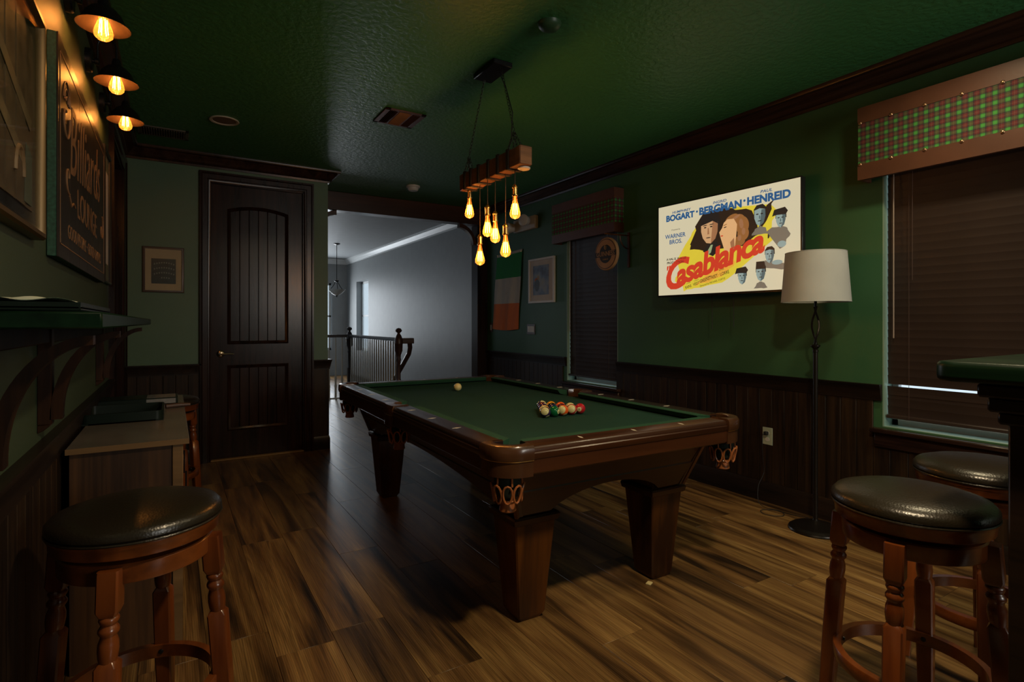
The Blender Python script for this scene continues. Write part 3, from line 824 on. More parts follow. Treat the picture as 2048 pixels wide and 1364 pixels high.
# ------------------------------------------------------------------ pool balls
def ball_mat(name, col, stripe):
    s = N(name); s.b.inputs['Roughness'].default_value = .12; s.b.inputs['Coat Weight'].default_value = .5
    tc = s.n('ShaderNodeTexCoord'); sp = s.n('ShaderNodeSeparateXYZ'); s.l(tc.outputs['Object'], sp.inputs[0])
    cream = (.58, .55, .27)
    R = .0286
    # number disc around +X
    dx = s.math('GREATER_THAN', sp.outputs[0], R * .90)
    if stripe:
        capm = s.math('GREATER_THAN', s.math('ABSOLUTE', sp.outputs[2]), R * .67)
        fac = s.math('MAXIMUM', capm, dx)
    else: fac = dx
    s.l(s.mix(fac, col, cream), s.b.inputs['Base Color'])
BALLC = dict(yellow=(.62, .28, .012), blue=(.008, .015, .09), red=(.42, .012, .022), purple=(.028, .012, .06), orange=(.72, .10, .012), green=(.004, .11, .035), maroon=(.09, .01, .018), black=(.008, .008, .008))
for k, c in BALLC.items():
    ball_mat('ball_' + k, c, False); ball_mat('ball_' + k + '_stripe', c, True)
mat('ball_cream', (.62, .56, .26), .12, coat=.5)
BR = .0286
def ball(x, y, num, col, stripe, capdir, numdir, lab):
    z = ZB + BR
    me = MB().sphere(BR, u=32, v=20).mesh('pool_ball', 'ball_cream' if num is None else 'ball_' + col + ('_stripe' if stripe else ''))
    o = inst('pool_ball', me, None, (x, y, z))
    tag(o, lab, 'ball', 'racked pool balls' if num else None)
    Zv = Vector(capdir).normalized(); Xv = Vector(numdir); Xv = (Xv - Zv * Xv.dot(Zv)).normalized(); Yv = Zv.cross(Xv)
    o.rotation_euler = Matrix((Xv, Yv, Zv)).transposed().to_euler()
    if num is not None:
        text_obj('ball_number', str(num), .013, 'sign_black', o, .0001, fr=lambda u, v, h: (math.sqrt(max(0, BR * BR - u * u - v * v)) + .00015, u, v), loc=(0, -.0045, 0), bold=.0004)
    return o
AX, AY = 1.652, 2.355; dd = .0574; dy = dd * .866
cv = Vector((-.6, -.75, .35))                    # roughly towards the open side of the rack
rows = [
 [(12, 'purple', 1, (-.62, -.66, .42), (-.1, -.75, -.6), 'purple striped ball at the near left corner of the rack'),
  (6, 'green', 0, (0, 0, 1), (.35, -.8, -.42), 'solid dark green ball in the front row of the rack'),
  (13, 'orange', 1, (-.82, -.50, .30), (.5, -.2, -.8), 'orange striped ball in the front row of the rack'),
  (11, 'red', 1, (-.62, -.72, .32), (.7, -.3, -.6), 'red striped ball in the front row, showing a cream cap'),
  (3, 'red', 0, (0, 0, 1), (-.70, -.62, .36), 'solid red ball at the right corner of the rack')],
 [(9, 'yellow', 1, (-.66, -.60, .44), (.3, .3, -.9), 'yellow striped ball just behind the purple striped one'),
  (2, 'blue', 0, (0, 0, 1), (-.4, -.3, .9), 'solid dark blue ball behind the green one'),
  (7, 'maroon', 0, (0, 0, 1), (.6, .6, .3), 'solid maroon ball behind the orange striped one'),
  (14, 'green', 1, (-.3, -.2, .93), (.6, -.6, -.1), 'green striped ball at the right rear of the rack')],
 [(4, 'purple', 0, (0, 0, 1), (.7, .6, .2), 'solid purple ball on the left side of the rack'),
  (8, 'black', 0, (0, 0, 1), (.7, .6, .2), 'black ball in the middle of the rack'),
  (5, 'orange', 0, (0, 0, 1), (-.6, .5, .5), 'solid orange ball on the rear side of the rack')],
 [(15, 'maroon', 1, (.3, -.8, .2), (.7, .6, .2), 'maroon striped ball at the rear left of the rack'),
  (1, 'yellow', 0, (0, 0, 1), (-.55, -.68, .28), 'solid yellow ball at the rear of the rack')],
 [(10, 'blue', 1, (.35, -.55, .75), (-.7, .6, .2), 'blue striped ball at the far point of the rack')]]
for r, row in enumerate(rows):
    for k, (n_, col, st, cd, nd, lab) in enumerate(row):
        ball(AX + dd * (k + r / 2), AY + dy * r, n_, col, st, cd, nd, lab)
ball(1.754, 3.60, None, 'cream', 0, (0, 0, 1), (1, 0, 0), 'plain cream cue ball alone on the green cloth')['category'] = 'ball'

# ------------------------------------------------------------------ bar stools
def make_stool():
    st = empty('bar_stool'); tag(st, 'x', 'stool', 'padded swivel bar stools')
    MB().lathe([(.0, .712), (.180, .712), (.196, .716), (.2015, .724), (.2005, .736), (.190, .748), (.16, .758), (.11, .765), (.05, .768), (.0, .769)], seg=48, cap=False).build('seat_cushion', 'stool_leather', st)
    MB().tube([(.1995 * cos(2 * pi * k / 48), .1995 * sin(2 * pi * k / 48), .7155) for k in range(48)], .0032, 6, closed=True).build('cushion_piping', 'stool_leather', st)
    MB().lathe([(.0, .674), (.186, .674), (.192, .678), (.194, .700), (.198, .706), (.198, .712), (.0, .712)], seg=48, smooth=False, cap=False).build('seat_ring', 'stool_wood_ring', st)
    MB().lathe([(.10, .66), (.10, .674)], seg=24).build('swivel_plate', 'black_metal', st)
    MB().lathe([(.158, .612), (.174, .612), (.176, .616), (.176, .656), (.172, .660), (.0, .660), (.0, .654), (.158, .654), (.158, .612)], seg=48, smooth=False, cap=False).build('apron', 'stool_wood_ring', st)
    def leg():
        mb = MB(); T = lambda z: (.655 - z) * .075       # splay
        def sq(h, z, c=.004): 
            o = T(z); return [(o - h + c, -h, z), (o + h - c, -h, z), (o + h, -h + c, z), (o + h, h - c, z), (o + h - c, h, z), (o - h + c, h, z), (o - h, h - c, z), (o - h, -h + c, z)]
        mb.loft([sq(.023, .655), sq(.0235, .650), sq(.0235, .562), sq(.018, .548)])
        prof = [(.016, .548), (.021, .543), (.022, .538), (.019, .531), (.0165, .527), (.0185, .523), (.0225, .517), (.0225, .510), (.018, .503), (.0170, .500), (.0215, .486), (.0225, .468), (.0205, .450), (.0165, .436), (.0165, .430)]
        rings = [[(T(z) + r * cos(2 * pi * k / 16), r * sin(2 * pi * k / 16), z) for k in range(16)] for r, z in prof]
        mb.loft(rings, True, True)
        mb.loft([sq(.016, .444), sq(.0235, .432), sq(.0225, .25), sq(.0185, 0)])
        return mb.mesh('leg', 'stool_wood')
    lm = leg()
    fr_ = MB(); n = 48; pr = [(.176, .235), (.196, .235), (.198, .238), (.198, .268), (.196, .271), (.176, .271)]
    fr_.loft([[(r * cos(2 * pi * k / n), r * sin(2 * pi * k / n), z) for r, z in pr] for k in range(n)], False, False, True)
    fo = fr_.build('foot_ring', 'stool_wood_ring', st)
    bolt = MB().lathe([(.007, 0), (.006, .004), (.0, .005)], seg=10, tilt=Matrix.Rotation(radians(-90), 3, 'Y')).mesh('bolt', 'black_metal')
    for k in range(4):
        a = pi / 2 * k; l = inst('leg', lm, st, (.178 * cos(a), .178 * sin(a), 0), (0, 0, a))
        inst('bolt', bolt, fo, (.175 * cos(a), .175 * sin(a), .253), (0, 0, a))
    return st
proto = make_stool()
stools = [((-.078, 1.815), 74, 'dark leather bar stool by the left wall, in front of the wooden cabinet'),
          ((1.84, .765), 12, 'dark leather bar stool nearest the tall green-topped bar'),
          ((2.44, .79), 20, 'bar stool half hidden behind the bar post and the nearer stool'),
          ((-.045, 4.27), 30, 'bar stool mostly hidden behind the far end of the wooden cabinet')]
for i, ((x, y), rz, lab) in enumerate(stools):
    o = proto if i == 0 else copy_tree(proto)
    o.location = (x, y, 0); o.rotation_euler = (0, 0, radians(rz)); o['label'] = lab

# ------------------------------------------------------------------ wooden cabinet + things on it
cb = empty('cabinet', (XL, 2.46, 0)); tag(cb, 'low walnut cabinet with pale grey-brown top along the left wall', 'cabinet')
cw, cl, ch = .385, 1.50, .805
box('cabinet_top', 'cabinet_top', (.03, cw + .02, -.0, cl, ch - .020, ch), cb, .002)
box('edge_band', 'cabinet_edge', (.03, cw + .02, -.003, .0, ch - .020, ch), cb)
box('side_panel', 'cabinet_side', (.04, cw - .035, .015, .035, .0, ch - .02), cb)
box('side_panel', 'cabinet_side', (.04, cw - .035, cl - .035, cl - .015, .0, ch - .02), cb)
box('corner_stile', 'cabinet_edge', (cw - .035, cw, .008, .04, .0, ch - .02), cb, .002)
box('back_panel', 'cabinet_side', (.04, .05, .035, cl - .035, .06, ch - .02), cb)
box('base', 'cabinet_side', (.05, cw - .02, .035, cl - .035, .04, .07), cb)
for k in range(3):
    y0 = .04 + k * (cl - .06) / 3; y1 = y0 + (cl - .06) / 3 - .004
    d = box('cabinet_door', 'cabinet_side', (cw - .02, cw, y0, y1, .06, ch - .03), cb, .002)
    MB().tube([(cw + .018, y1 - .04, .45), (cw + .018, y1 - .04, .57)], .004, 6).build('door_pull', 'black_metal', d)
# black box with grey label
bx = empty('storage_box', (-.15, 3.66, ch), 0); tag(bx, 'long black box with a pale grey label at the back of the cabinet', 'box')
box('box_body', 'tray_green', (-.19, .175, -.10, .10, 0, .034), bx, .003)
box('box_label', 'label_grey', (.03, .165, -.1015, -.0995, .004, .030), bx); box('box_label', 'label_grey', (.03, .165, -.08, .08, .0338, .0346), bx)
ty = empty('tray', (-.20, 3.14, ch), 0); tag(ty, 'dark open tray with a raised rim in the middle of the cabinet', 'tray')
mb = MB(); mb.box(-.14, .165, -.16, .16, 0, .006)
mb.build('tray_base', 'tray_green', ty)
def rr(hx0, hx1, hy, r, n=6):
    pts = []
    for (cx_, cy_, a0) in ((hx1 - r, hy - r, 0), (hx0 + r, hy - r, 90), (hx0 + r, -hy + r, 180), (hx1 - r, -hy + r, 270)):
        for k in range(n + 1): a = radians(a0 + 90 * k / n); pts.append((cx_ + r * cos(a), cy_ + r * sin(a)))
    return pts
MB().sweep(rr(-.14, .165, .16, .03), [(0, 0), (0, .045), (-.008, .045), (-.010, 0)], True, fxy).build('tray_rim', 'tray_green', ty)
o = MB().tube([(0, 0, .012), (.05, .015, .013), (.11, .02, .012)], [.012, .012, .009], 10).build('brush', 'brown_thing', None, (-.03, 3.36, ch)); tag(o, 'small brown handle lying behind the dark tray', 'tool')

# ------------------------------------------------------------------ drink shelf with curved brackets on left wall
sh = empty('wall_shelf', (XL, 1.40, 1.237)); tag(sh, 'thick dark green drink shelf on carved brackets along the left wall', 'shelf')
box('shelf_board', 'bar_green', (0, .228, 0, 2.95, 0, .035), sh, .004)
box('mounting_cleat', 'wainscot', (0, .03, .03, 2.9, -.05, 0), sh, .003)
def bracket(y):
    b = MB(); t = .045; n = 16
    b.box(0, .035, -t / 2, t / 2, -.30, 0)
    b.loft([[(0, -t / 2, -.30), (.035, -t / 2, -.30), (.035, t / 2, -.30), (0, t / 2, -.30)], [(0, -t / 2, -.325), (.015, -t / 2, -.318), (.015, t / 2, -.318), (0, t / 2, -.325)]])
    br = b.build('bracket', 'bracket_wood', sh, (0, y, 0), bevel=.002)
    a_ = MB(); rings = []
    for k in range(n + 1):
        q = k / n; a = pi / 2 * q
        x = .03 + .175 * (1 - cos(a)); z = -.285 + .27 * sin(a)
        nx, nz = -sin(a), cos(a)   # thickness direction
        dx_, dz_ = cos(a) * .9, -sin(a) * .9
        th = .030 - .010 * q
        rings.append([(x, -t / 2, z), (x, t / 2, z), (x + th * cos(a) , t / 2, z - th * sin(a) ), (x + th * cos(a), -t / 2, z - th * sin(a))])
    a_.loft(rings); a_.build('curved_brace', 'bracket_wood', br)
for y in (.10, .80, 2.30): bracket(y)
tr = empty('serving_tray', (XL + .10, 1.52, 1.2725)); tag(tr, 'dark green flat tray lying on the wall shelf', 'tray')
box('tray_base', 'tray_green', (-.10, .092, -.115, .5, 0, .012), tr, .003)
MB().sweep([(-.10, -.115), (.092, -.115), (.092, .5), (-.10, .5)], [(0, .006), (0, .0185), (-.006, .0185), (-.006, .006)], True, fxy).build('tray_rim', 'tray_green', tr)
def doily():
    mb = MB(); n = 18; m = 10; vs = []; fs = []
    for j in range(m + 1):
        for i in range(n + 1):
            u, v = i / n, j / m
            r = 1 - abs(2 * u - 1) ** 3
            vs.append((-.092 + .178 * u, -.10 + .34 * v, .016 + .012 * r * (.8 + .2 * sin(9 * u + 25 * v)) + .002 * sin(31 * v + 9 * u)))
    for j in range(m):
        for i in range(n): fs.append((j * (n + 1) + i, j * (n + 1) + i + 1, (j + 1) * (n + 1) + i + 1, (j + 1) * (n + 1) + i))
    k = len(vs); vs += [(x, y, z - .0012) for x, y, z in vs]
    fs += [tuple(k + q for q in reversed(f)) for f in fs]
    mb._add(vs, fs, True)
    o = mb.build('paper_sheet', 'paper', None, (XL + .10, 1.52, 1.2735)); tag(o, 'crumpled pale paper lying in the shelf tray', 'paper')
doily()

# ------------------------------------------------------------------ things on the left wall
fL = lambda u, v, h: (h, u, v)        # local frame of left-wall things
def frame_left(name, y0, y1, z0, z1, depth, w, m, mm, lab, cat='picture'):
    r = empty(name, (XL, y0, z0)); tag(r, lab, cat); L, H = y1 - y0, z1 - z0
    MB().sweep([(0, 0), (0, H), (L, H), (L, 0)], [(0, 0), (0, depth * .8), (w * .25, depth), (w * .7, depth), (w, depth * .7), (w, 0)], True, fL).build('frame', m, r)
    box('mat_board', mm, (0, depth * .35, w * .8, L - w * .8, w * .8, H - w * .8), r)
    return r, L, H
pf, L, H_ = frame_left('framed_picture', 1.25, 2.10, 1.49, 2.125, .035, .024, 'frame_gold', 'frame_black', 'gold-framed picture of brown boards, nearest on the left wall')
k = 7; bwid = (L - .14) / k
for i in range(k): box('printed_board', 'barn_board', (.0125, .015 + .001 * (i % 3), -bwid / 2 + .001, bwid / 2 - .001, .07, H_ - .07), pf, 0, (0, .07 + bwid * (i + .5), 0))
for (a, b_, c_, d_) in ((.12, .50, .74, .30), (.12, .36, .74, .16)):
    dv = Vector((c_ - a, d_ - b_)).normalized(); nv = Vector((-dv.y, dv.x)) * .018
    MB().prism([(a + nv.x, b_ + nv.y), (c_ + nv.x, d_ + nv.y), (c_ - nv.x, d_ - nv.y), (a - nv.x, b_ - nv.y)], .017, .018, fL).build('printed_brace', 'barn_brace', pf)
MB().prism([(.66, .08), (.75, .08), (.75, .22), (.68, .24)], .0175, .0185, fL).build('printed_card', 'mat_sage', pf)
MB().tube([(.0185, .60 + .045 * cos(t), .14 + .07 * sin(t)) for t in [pi * q / 10 for q in range(11)]], .006, 6).build('printed_horseshoe', 'pub_tan', pf)
box('glass', 'clear_glass', (.024, .026, .03, L - .03, .03, H_ - .03), pf)
sg = empty('wall_sign', (XL, 2.32, 1.468)); tag(sg, 'black wooden lounge sign with gold lettering and green sides', 'sign')
SL, SH = 1.44, .737
box('sign_core', 'sign_edge', (0.001, .026, 0, SL, 0, SH), sg, .002)
nb = 6
for i in range(nb): box('sign_board', 'sign_wood', (0, .005, -SL / nb / 2 + .0006, SL / nb / 2 - .0006, 0, SH), sg, .0006, (.026, SL / nb * (i + .5), 0))
sf = lambda u, v, h: (.0312 + h, u, v)
bd = MB()
for b in ((.035, SL - .035, .045, .049), (.035, SL - .035, SH - .049, SH - .045), (.035, .039, .045, SH - .045), (SL - .039, SL - .035, .045, SH - .045)):
    bd.box(.0312, .0324, *b)
bd.build('gold_border', 'sign_gold', sg)
def sgt(body, size, u, v, sx=1, sy=1, shear=0, bold=0, ang=0): return text_obj('lettering', body, size, 'sign_gold', sg, .0005, fr=sf, loc=(u, v, 0), sx=sx, sy=sy, shear=shear, bold=bold, ang=ang)
sgt('Billiards', .24, SL * .5, .36, 1.30, 1.55, .25, -.001, radians(4))
sgt('LOUNGE', .13, SL * .52, .195, 1.25, 1.25)
sgt('GOOD PEOPLE · GOOD DRINKS', .058, SL * .5, .085, 1.25, 1.25)
def swirl(pts, r=.0035):
    MB().tube([sf(u, v, .001) for u, v in pts], r, 6).build('swirl_line', 'sign_gold', sg)
def sp(cx, cy, r0, r1, a0, a1, n=22): return [(cx + (r0 + (r1 - r0) * k / n) * cos(a0 + (a1 - a0) * k / n), cy + (r0 + (r1 - r0) * k / n) * sin(a0 + (a1 - a0) * k / n)) for k in range(n + 1)]
swirl(sp(.20, .30, .012, .06, 0, 5.2)); swirl(sp(SL - .16, .27, .012, .075, 2, 7.5)); swirl(sp(.15, .50, .02, .09, 1.5, 6.5)); swirl([(.22, .24), (.27, .21), (.32, .23), (.36, .22)])
for k in range(3): swirl([(.12 + .04 * k + .02 * sin(t) + .25 * t / pi * 0, .62 + .05 * sin(t) - 0 * k) for t in [pi * q / 10 for q in range(11)]] if 0 else sp(.17, .56, .02 + .025 * k, .02 + .025 * k, 0, pi, 12), .0018)
p2, L2, H2 = frame_left('framed_picture', 3.93, 4.30, 1.485, 2.28, .022, .018, 'frame_black', 'mat_sage', 'thin black frame with pale mat, beyond the lounge sign')
box('print', 'mat_white', (.0078, .0088, .09, L2 - .06, .12, H2 - .12), p2)

# barn-style wall sconces with filament bulbs
def bulb_profile(L, R):   # pear shaped, hanging down from z=0
    return [(.0, 0), (.010, 0), (.0115, -.008), (.013, -.02), (.018, -.35 * L), (R * .86, -.6 * L), (R, -.74 * L), (R * .93, -.86 * L), (R * .6, -.95 * L), (R * .15, -.985 * L), (0, -L)]
def make_bulb(name_parent, L=.125, R=.031, z=0, loc=(0, 0, 0), core=False):
    b = MB().lathe(bulb_profile(L, R), seg=20, cap=False).build('bulb', 'amber_glass', name_parent, loc)
    f = MB(); n = 6; r0 = R * .42
    for k in range(n):
        a = 2 * pi * k / n
        f.tube([(r0 * .8 * cos(a), r0 * .8 * sin(a), -.32 * L), (r0 * 1.1 * cos(a), r0 * 1.1 * sin(a), -.78 * L)], .0013, 5)
    f.build('filament', 'filament', b)
    MB().tube([(0, 0, 0), (0, 0, -.34 * L)], .002, 6).build('glass_stem', 'glow_core', b)
    return b
def make_sconce():
    s = empty('wall_lamp'); tag(s, 'x', 'wall lamp', 'black barn wall lamps over the lounge sign')
    # origin on wall at plate centre, +x into the room
    RY = Matrix.Rotation(radians(90), 3, 'Y')
    MB().lathe([(0, 0), (.055, 0), (.055, .020), (.050, .026), (0, .026)], seg=28, tilt=RY).build('wall_plate', 'black_metal', s)
    MB().lathe([(.010, .026), (.010, .034), (.016, .036), (.016, .05), (.009, .052), (0, .054)], seg=14, tilt=RY).build('knuckle', 'black_metal', s)
    pts = [(.045, 0, 0)] + [(.082 - .037 * cos(t), 0, .075 + .045 * sin(t)) for t in [pi * q / 12 for q in range(13)]] + [(.119, 0, .03)]
    MB().tube(pts, .0042, 8).build('gooseneck_arm', 'black_metal', s)
    sd = MB().lathe([(.012, .03), (.017, .022), (.020, .0), (.024, -.004), (.044, -.016), (.062, -.038), (.074, -.066), (.091, -.084), (.0905, -.0855), (.0725, -.0675), (.060, -.040), (.042, -.019), (.0, -.012)], (0, 0, 0), 36, cap=False).build('lamp_shade', 'black_metal', s, (.119, 0, 0))
    MB().lathe([(.0890, -.0845), (.0718, -.0672), (.0592, -.041), (.041, -.020), (.0, -.0135)], seg=36, cap=False).build('shade_lining', 'shade_inside', sd)
    make_bulb(s, .125, .033, 0, (.119, 0, -.015))
    return s
sc0 = make_sconce()
for i, (y, lab) in enumerate(((2.69, 'black barn wall lamp over the near end of the lounge sign'), (3.285, 'middle black barn wall lamp over the lounge sign'), (3.88, 'farthest black barn wall lamp, nearest the ceiling corner'), (2.095, 'black barn wall lamp above the gold-framed picture, seen in its glass'))):
    o = sc0 if i == 0 else copy_tree(sc0)
    o.location = (XL, y, 2.496); o['label'] = lab
    light('POINT', 'sconce_light', (XL + .119, y, 2.40), 1.5, (1.0, .45, .16), radius=.02)

# ------------------------------------------------------------------ framed photo on back wall
fB = lambda u, v, h: (u, -h, v)
pb = empty('framed_photo', (-.216, YB, 1.508)); tag(pb, 'small dark-framed photo with beige mat left of the dark door', 'picture')
L, H_ = .303, .39
MB().sweep([(0, 0), (0, H_), (L, H_), (L, 0)], [(0, 0), (0, .018), (.006, .022), (.018, .022), (.020, 0)], True, fB).build('frame', 'frame_taupe', pb)
box('mat_board', 'mat_beige', (.016, L - .016, -.010, 0, .016, H_ - .016), pb)
box('print', 'photo_dark', (.062, L - .062, -.0112, -.010, .075, .290), pb)
dots = MB()
for r in range(4):
    for k in range(9):
        u = .085 + k * .0175; cxx = (u - .155) / .09
        v = .262 - r * .043 + .022 * cxx * cxx * (-1 if r < 3 else -1) - .006
        if v < .085 or (r == 3 and not 2 < k < 7): continue
        dots.prism([(u + .0052 * cos(t), v + .0075 * sin(t)) for t in [2 * pi * q / 8 for q in range(8)]], .0113, .0117, fB)
dots.build('printed_shapes', 'photo_dot', pb)
box('glass', 'clear_glass', (.018, L - .018, -.0145, -.0135, .018, H_ - .018), pb)

# ------------------------------------------------------------------ right wall things
fR = lambda u, v, h: (-h, -u, v)     # u towards the camera side (right in view)
def on_right(name, y, z, lab, cat, x=XR):
    o = empty(name, (x, y, z)); tag(o, lab, cat); return o
fp = on_right('framed_print', 5.375, 1.472, 'white-framed small colour print beside the tricolour flag', 'picture')
L, H_ = .505, .505
MB().sweep([(0, 0), (0, H_), (L, H_), (L, 0)], [(0, 0), (0, .022), (.022, .022), (.024, 0)], True, fR).build('frame', 'frame_white', fp)
MB().prism([(.02, .02), (L - .02, .02), (L - .02, H_ - .02), (.02, H_ - .02)], 0, .010, fR).build('mat_board', 'mat_white', fp)
MB().prism([(.085, .09), (L - .11, .09), (L - .11, H_ - .08), (.085, H_ - .08)], .010, .0112, fR).build('print', 'painted_print', fp)
for (u, v, r1, r2, m) in ((.165, .20, .05, .07, 'pub_black'), (.155, .255, .035, .03, 'flag_orange'), (.19, .285, .02, .022, 'mat_beige')):
    MB().prism([(u + r1 * cos(t) * (1 + .15 * sin(3 * t)), v + r2 * sin(t)) for t in [2 * pi * q / 14 for q in range(14)]], .0113, .0116 + .0002 * u, fR).build('printed_shape', m, fp)
# flag
fg = on_right('flag', 6.12, 1.17, 'green, white and orange tricolour flag hanging on the wall by the opening', 'flag')
def band(z0, z1, m, n=26, k=8, name='band'):
    mb = MB(); vs = []; fs = []
    for j in range(k + 1):
        z = z0 + (z1 - z0) * j / k; q = max(0, 1 - z / .94)
        for i in range(n + 1):
            t = i / n; u0 = -.09 * q ** 1.2; u1 = .605 - .095 * q
            u = u0 + (u1 - u0) * t + .005 * sin(9 * z + 3 * t)
            h = .012 + q * (.012 * sin(11 * t + 2.5 * z) + .006 * sin(23 * t - 3 * z) + .014)
            zz = z + (.02 * (t - .5) if z > .9 else .0) - (.018 * sin(pi * t) if z < .01 else 0)
            vs.append(fR(u, zz, h))
    for j in range(k):
        for i in range(n): a = j * (n + 1) + i; fs.append((a, a + 1, a + n + 2, a + n + 1))
    K = len(vs); vs += [(x + .0015, y, z) for x, y, z in vs]; fs += [tuple(K + q for q in reversed(f)) for f in fs]
    mb._add(vs, fs, True); return mb.build(name, m, fg)
band(.0, .315, 'flag_orange', name='orange_band'); band(.315, .63, 'flag_white', name='white_band'); band(.63, .915, 'flag_green', name='green_band')
hdr = band(.915, .945, 'flag_white', k=1, name='flag_header')
for u in (.02, .58): MB().prism([(u + .009 * cos(t), .930 + .009 * sin(t)) for t in [2 * pi * q / 10 for q in range(10)]], .013, .0155, fR).build('grommet', 'brass', hdr)
# switches
def switch(y, z, w, rockers, lab):
    s = on_right('light_switch', y, z, lab, 'switch')
    MB().prism([(-w / 2, -.060), (w / 2, -.060), (w / 2, .060), (-w / 2, .060)], 0, .006, fR).build('switch_plate', 'plate_dark', s, bevel=.002)
    n = rockers; pw = (w - .035) / n
    for k in range(n):
        u = -w / 2 + .0175 + pw * (k + .5)
        MB().prism([(u - pw / 2 + .002, -.034), (u + pw / 2 - .002, -.034), (u + pw / 2 - .002, .034), (u - pw / 2 + .002, .034)], .006, .009, fR).build('rocker', 'plastic_white', s)
switch(5.345, 1.172, .168, 4, 'dark four-gang switch plate with pale rockers below the framed print')
switch(6.285, 1.185, .075, 1, 'single switch plate at the lower edge of the flag')
# emergency light
em = on_right('emergency_light', 5.43, 2.40, 'grey twin-head emergency light high on the wall above the flag', 'emergency light')
MB().prism([(-.235, -.075), (.235, -.075), (.235, .075), (-.235, .075)], 0, .05, fR).build('housing', 'plastic_grey', em, bevel=.008)
for u, h in ((-.21, .10), (.12, .11)):
    hd = MB(); tl = Matrix.Rotation(radians(-90), 3, 'Y') @ Matrix.Rotation(radians(18 if u > 0 else -25), 3, 'X')
    hd.lathe([(0, -.045), (.045, -.045), (.066, .02), (.066, .035), (.058, .04), (0, .036)], fR(u, .02 if u > 0 else -.02, h), 20, smooth=True, tilt=tl)
    hd.build('lamp_head', 'plastic_grey', em, bevel=0)
# outlet
ou = on_right('wall_outlet', 2.345, .458, 'pale cream wall outlet low on the dark wainscot, with a black plug in it', 'outlet', XR - .012)
MB().prism([(-.037, -.060), (.037, -.060), (.037, .060), (-.037, .060)], 0, .006, fR).build('outlet_plate', 'plate_cream', ou, bevel=.002)
for v in (-.022, .022): MB().prism([(.017 * cos(t), v + .0145 * sin(t)) for t in [2 * pi * q / 14 for q in range(14)]], .006, .0085, fR).build('socket', 'plastic_white', ou)
# round pub sign on bracket
ps = empty('hanging_sign', (3.30, 3.75, 1.861)); tag(ps, 'round black and tan pub sign hanging on a bracket by the far window', 'sign')
RY = Matrix.Rotation(radians(-90), 3, 'Y')
def disc(name, m, r, x0, x1, seg=44): return MB().lathe([(0, x0), (r, x0), (r, x1), (0, x1)], (0, 0, 0), seg, smooth=False, tilt=RY).build(name, m, ps)
MB().lathe([(0, -.018), (.140, -.018), (.147, -.012), (.147, .008), (.142, .014), (.136, .014), (0, .012)], (0, 0, 0), 48, tilt=RY).build('sign_body', 'pub_tan', ps)
disc('outer_ring', 'pub_black', .134, .012, .0152); disc('tan_ring', 'pub_tan', .128, .012, .0162); disc('inner_disc', 'pub_black', .082, .012, .0172)
fs_ = lambda u, v, h: (-.0176 - h, -u, v)
MB().prism([(-.140, -.026), (.140, -.020), (.140, .026), (-.140, .020)], .0, .0015, fs_).build('name_band', 'pub_black', ps)
text_obj('lettering', 'GUINNESS', .056, 'pub_tan', ps, .0004, fr=fs_, loc=(0, -.018, .0015), sx=.92, sy=1.05, bold=.0006)
text_obj('lettering', 'DUBLIN', .02, 'pub_tan', ps, .0003, fr=fs_, loc=(0, -.055, 0))
hp = MB(); hp.tube([fs_(.016 * cos(t) , .060 + .022 * sin(t), .001) for t in [radians(60 + 30 * q) for q in range(9)]], .002, 6)
for k in range(5): hp.tube([fs_(-.010 + .005 * k, .044, .001), fs_(-.010 + .005 * k, .076 - .002 * k, .001)], .0007, 5)
hp.build('harp_emblem', 'pub_tan', ps)
MB().tube([(0, 0, .147), (0, 0, .165), (.004, 0, .172), (0, 0, .178)], .0022, 6).build('hook', 'iron', ps)
MB().tube([(-.03, 0, .18), (.24, -.02, .18)], .006, 8).build('bracket_arm', 'mahogany', ps)
MB().box(.235, .25, -.032, -.008, -.11, .21).build('bracket_plate', 'mahogany', ps, bevel=.002)
MB().tube([(.238 - .10 * sin(t), -.02, .06 + .11 * (1 - cos(t))) for t in [pi / 2 * q / 8 for q in range(9)]], .006, 6).build('bracket_curve', 'mahogany', ps)

# ------------------------------------------------------------------ television showing the film poster
TVW, TVH = 1.165, .713
tv = empty('television', (3.375, 3.205, 1.468)); tv.rotation_euler = (0, 0, 0)
tag(tv, 'wall-mounted flat television showing a bright yellow and red film title card', 'television')
dirv = Vector((3.425 - 3.375, 2.0427 - 3.205, 0)).normalized(); nrm = Vector((-dirv.y, dirv.x, 0)); nrm = -nrm if nrm.x > 0 else nrm
def fT(u, v, h): p = dirv * u + nrm * h; return (p.x, p.y, v)
MB().prism([(-.008, -.014), (TVW + .008, -.014), (TVW + .008, TVH + .008), (-.008, TVH + .008)], -.045, -.004, fT).build('housing', 'tv_black', tv, bevel=.004)
bz = MB()
for b in ((-.008, 0, -.014, TVH + .008), (TVW, TVW + .008, -.014, TVH + .008), (0, TVW, -.014, 0), (0, TVW, TVH, TVH + .008)): bz.prism([(b[0], b[2]), (b[1], b[2]), (b[1], b[3]), (b[0], b[3])], -.004, .003, fT)
bz.build('bezel', 'tv_black', tv)
MB().prism([(.36, .20), (.80, .20), (.80, .50), (.36, .50)], -.14, -.045, fT).build('wall_mount', 'black_metal', tv)
scn = MB().prism([(0, 0), (TVW, 0), (TVW, TVH), (0, TVH)], -.004, 0, fT).build('screen', 'screen_cream', tv); scn['label'] = 'lit cream screen'
layer = [0.0004]
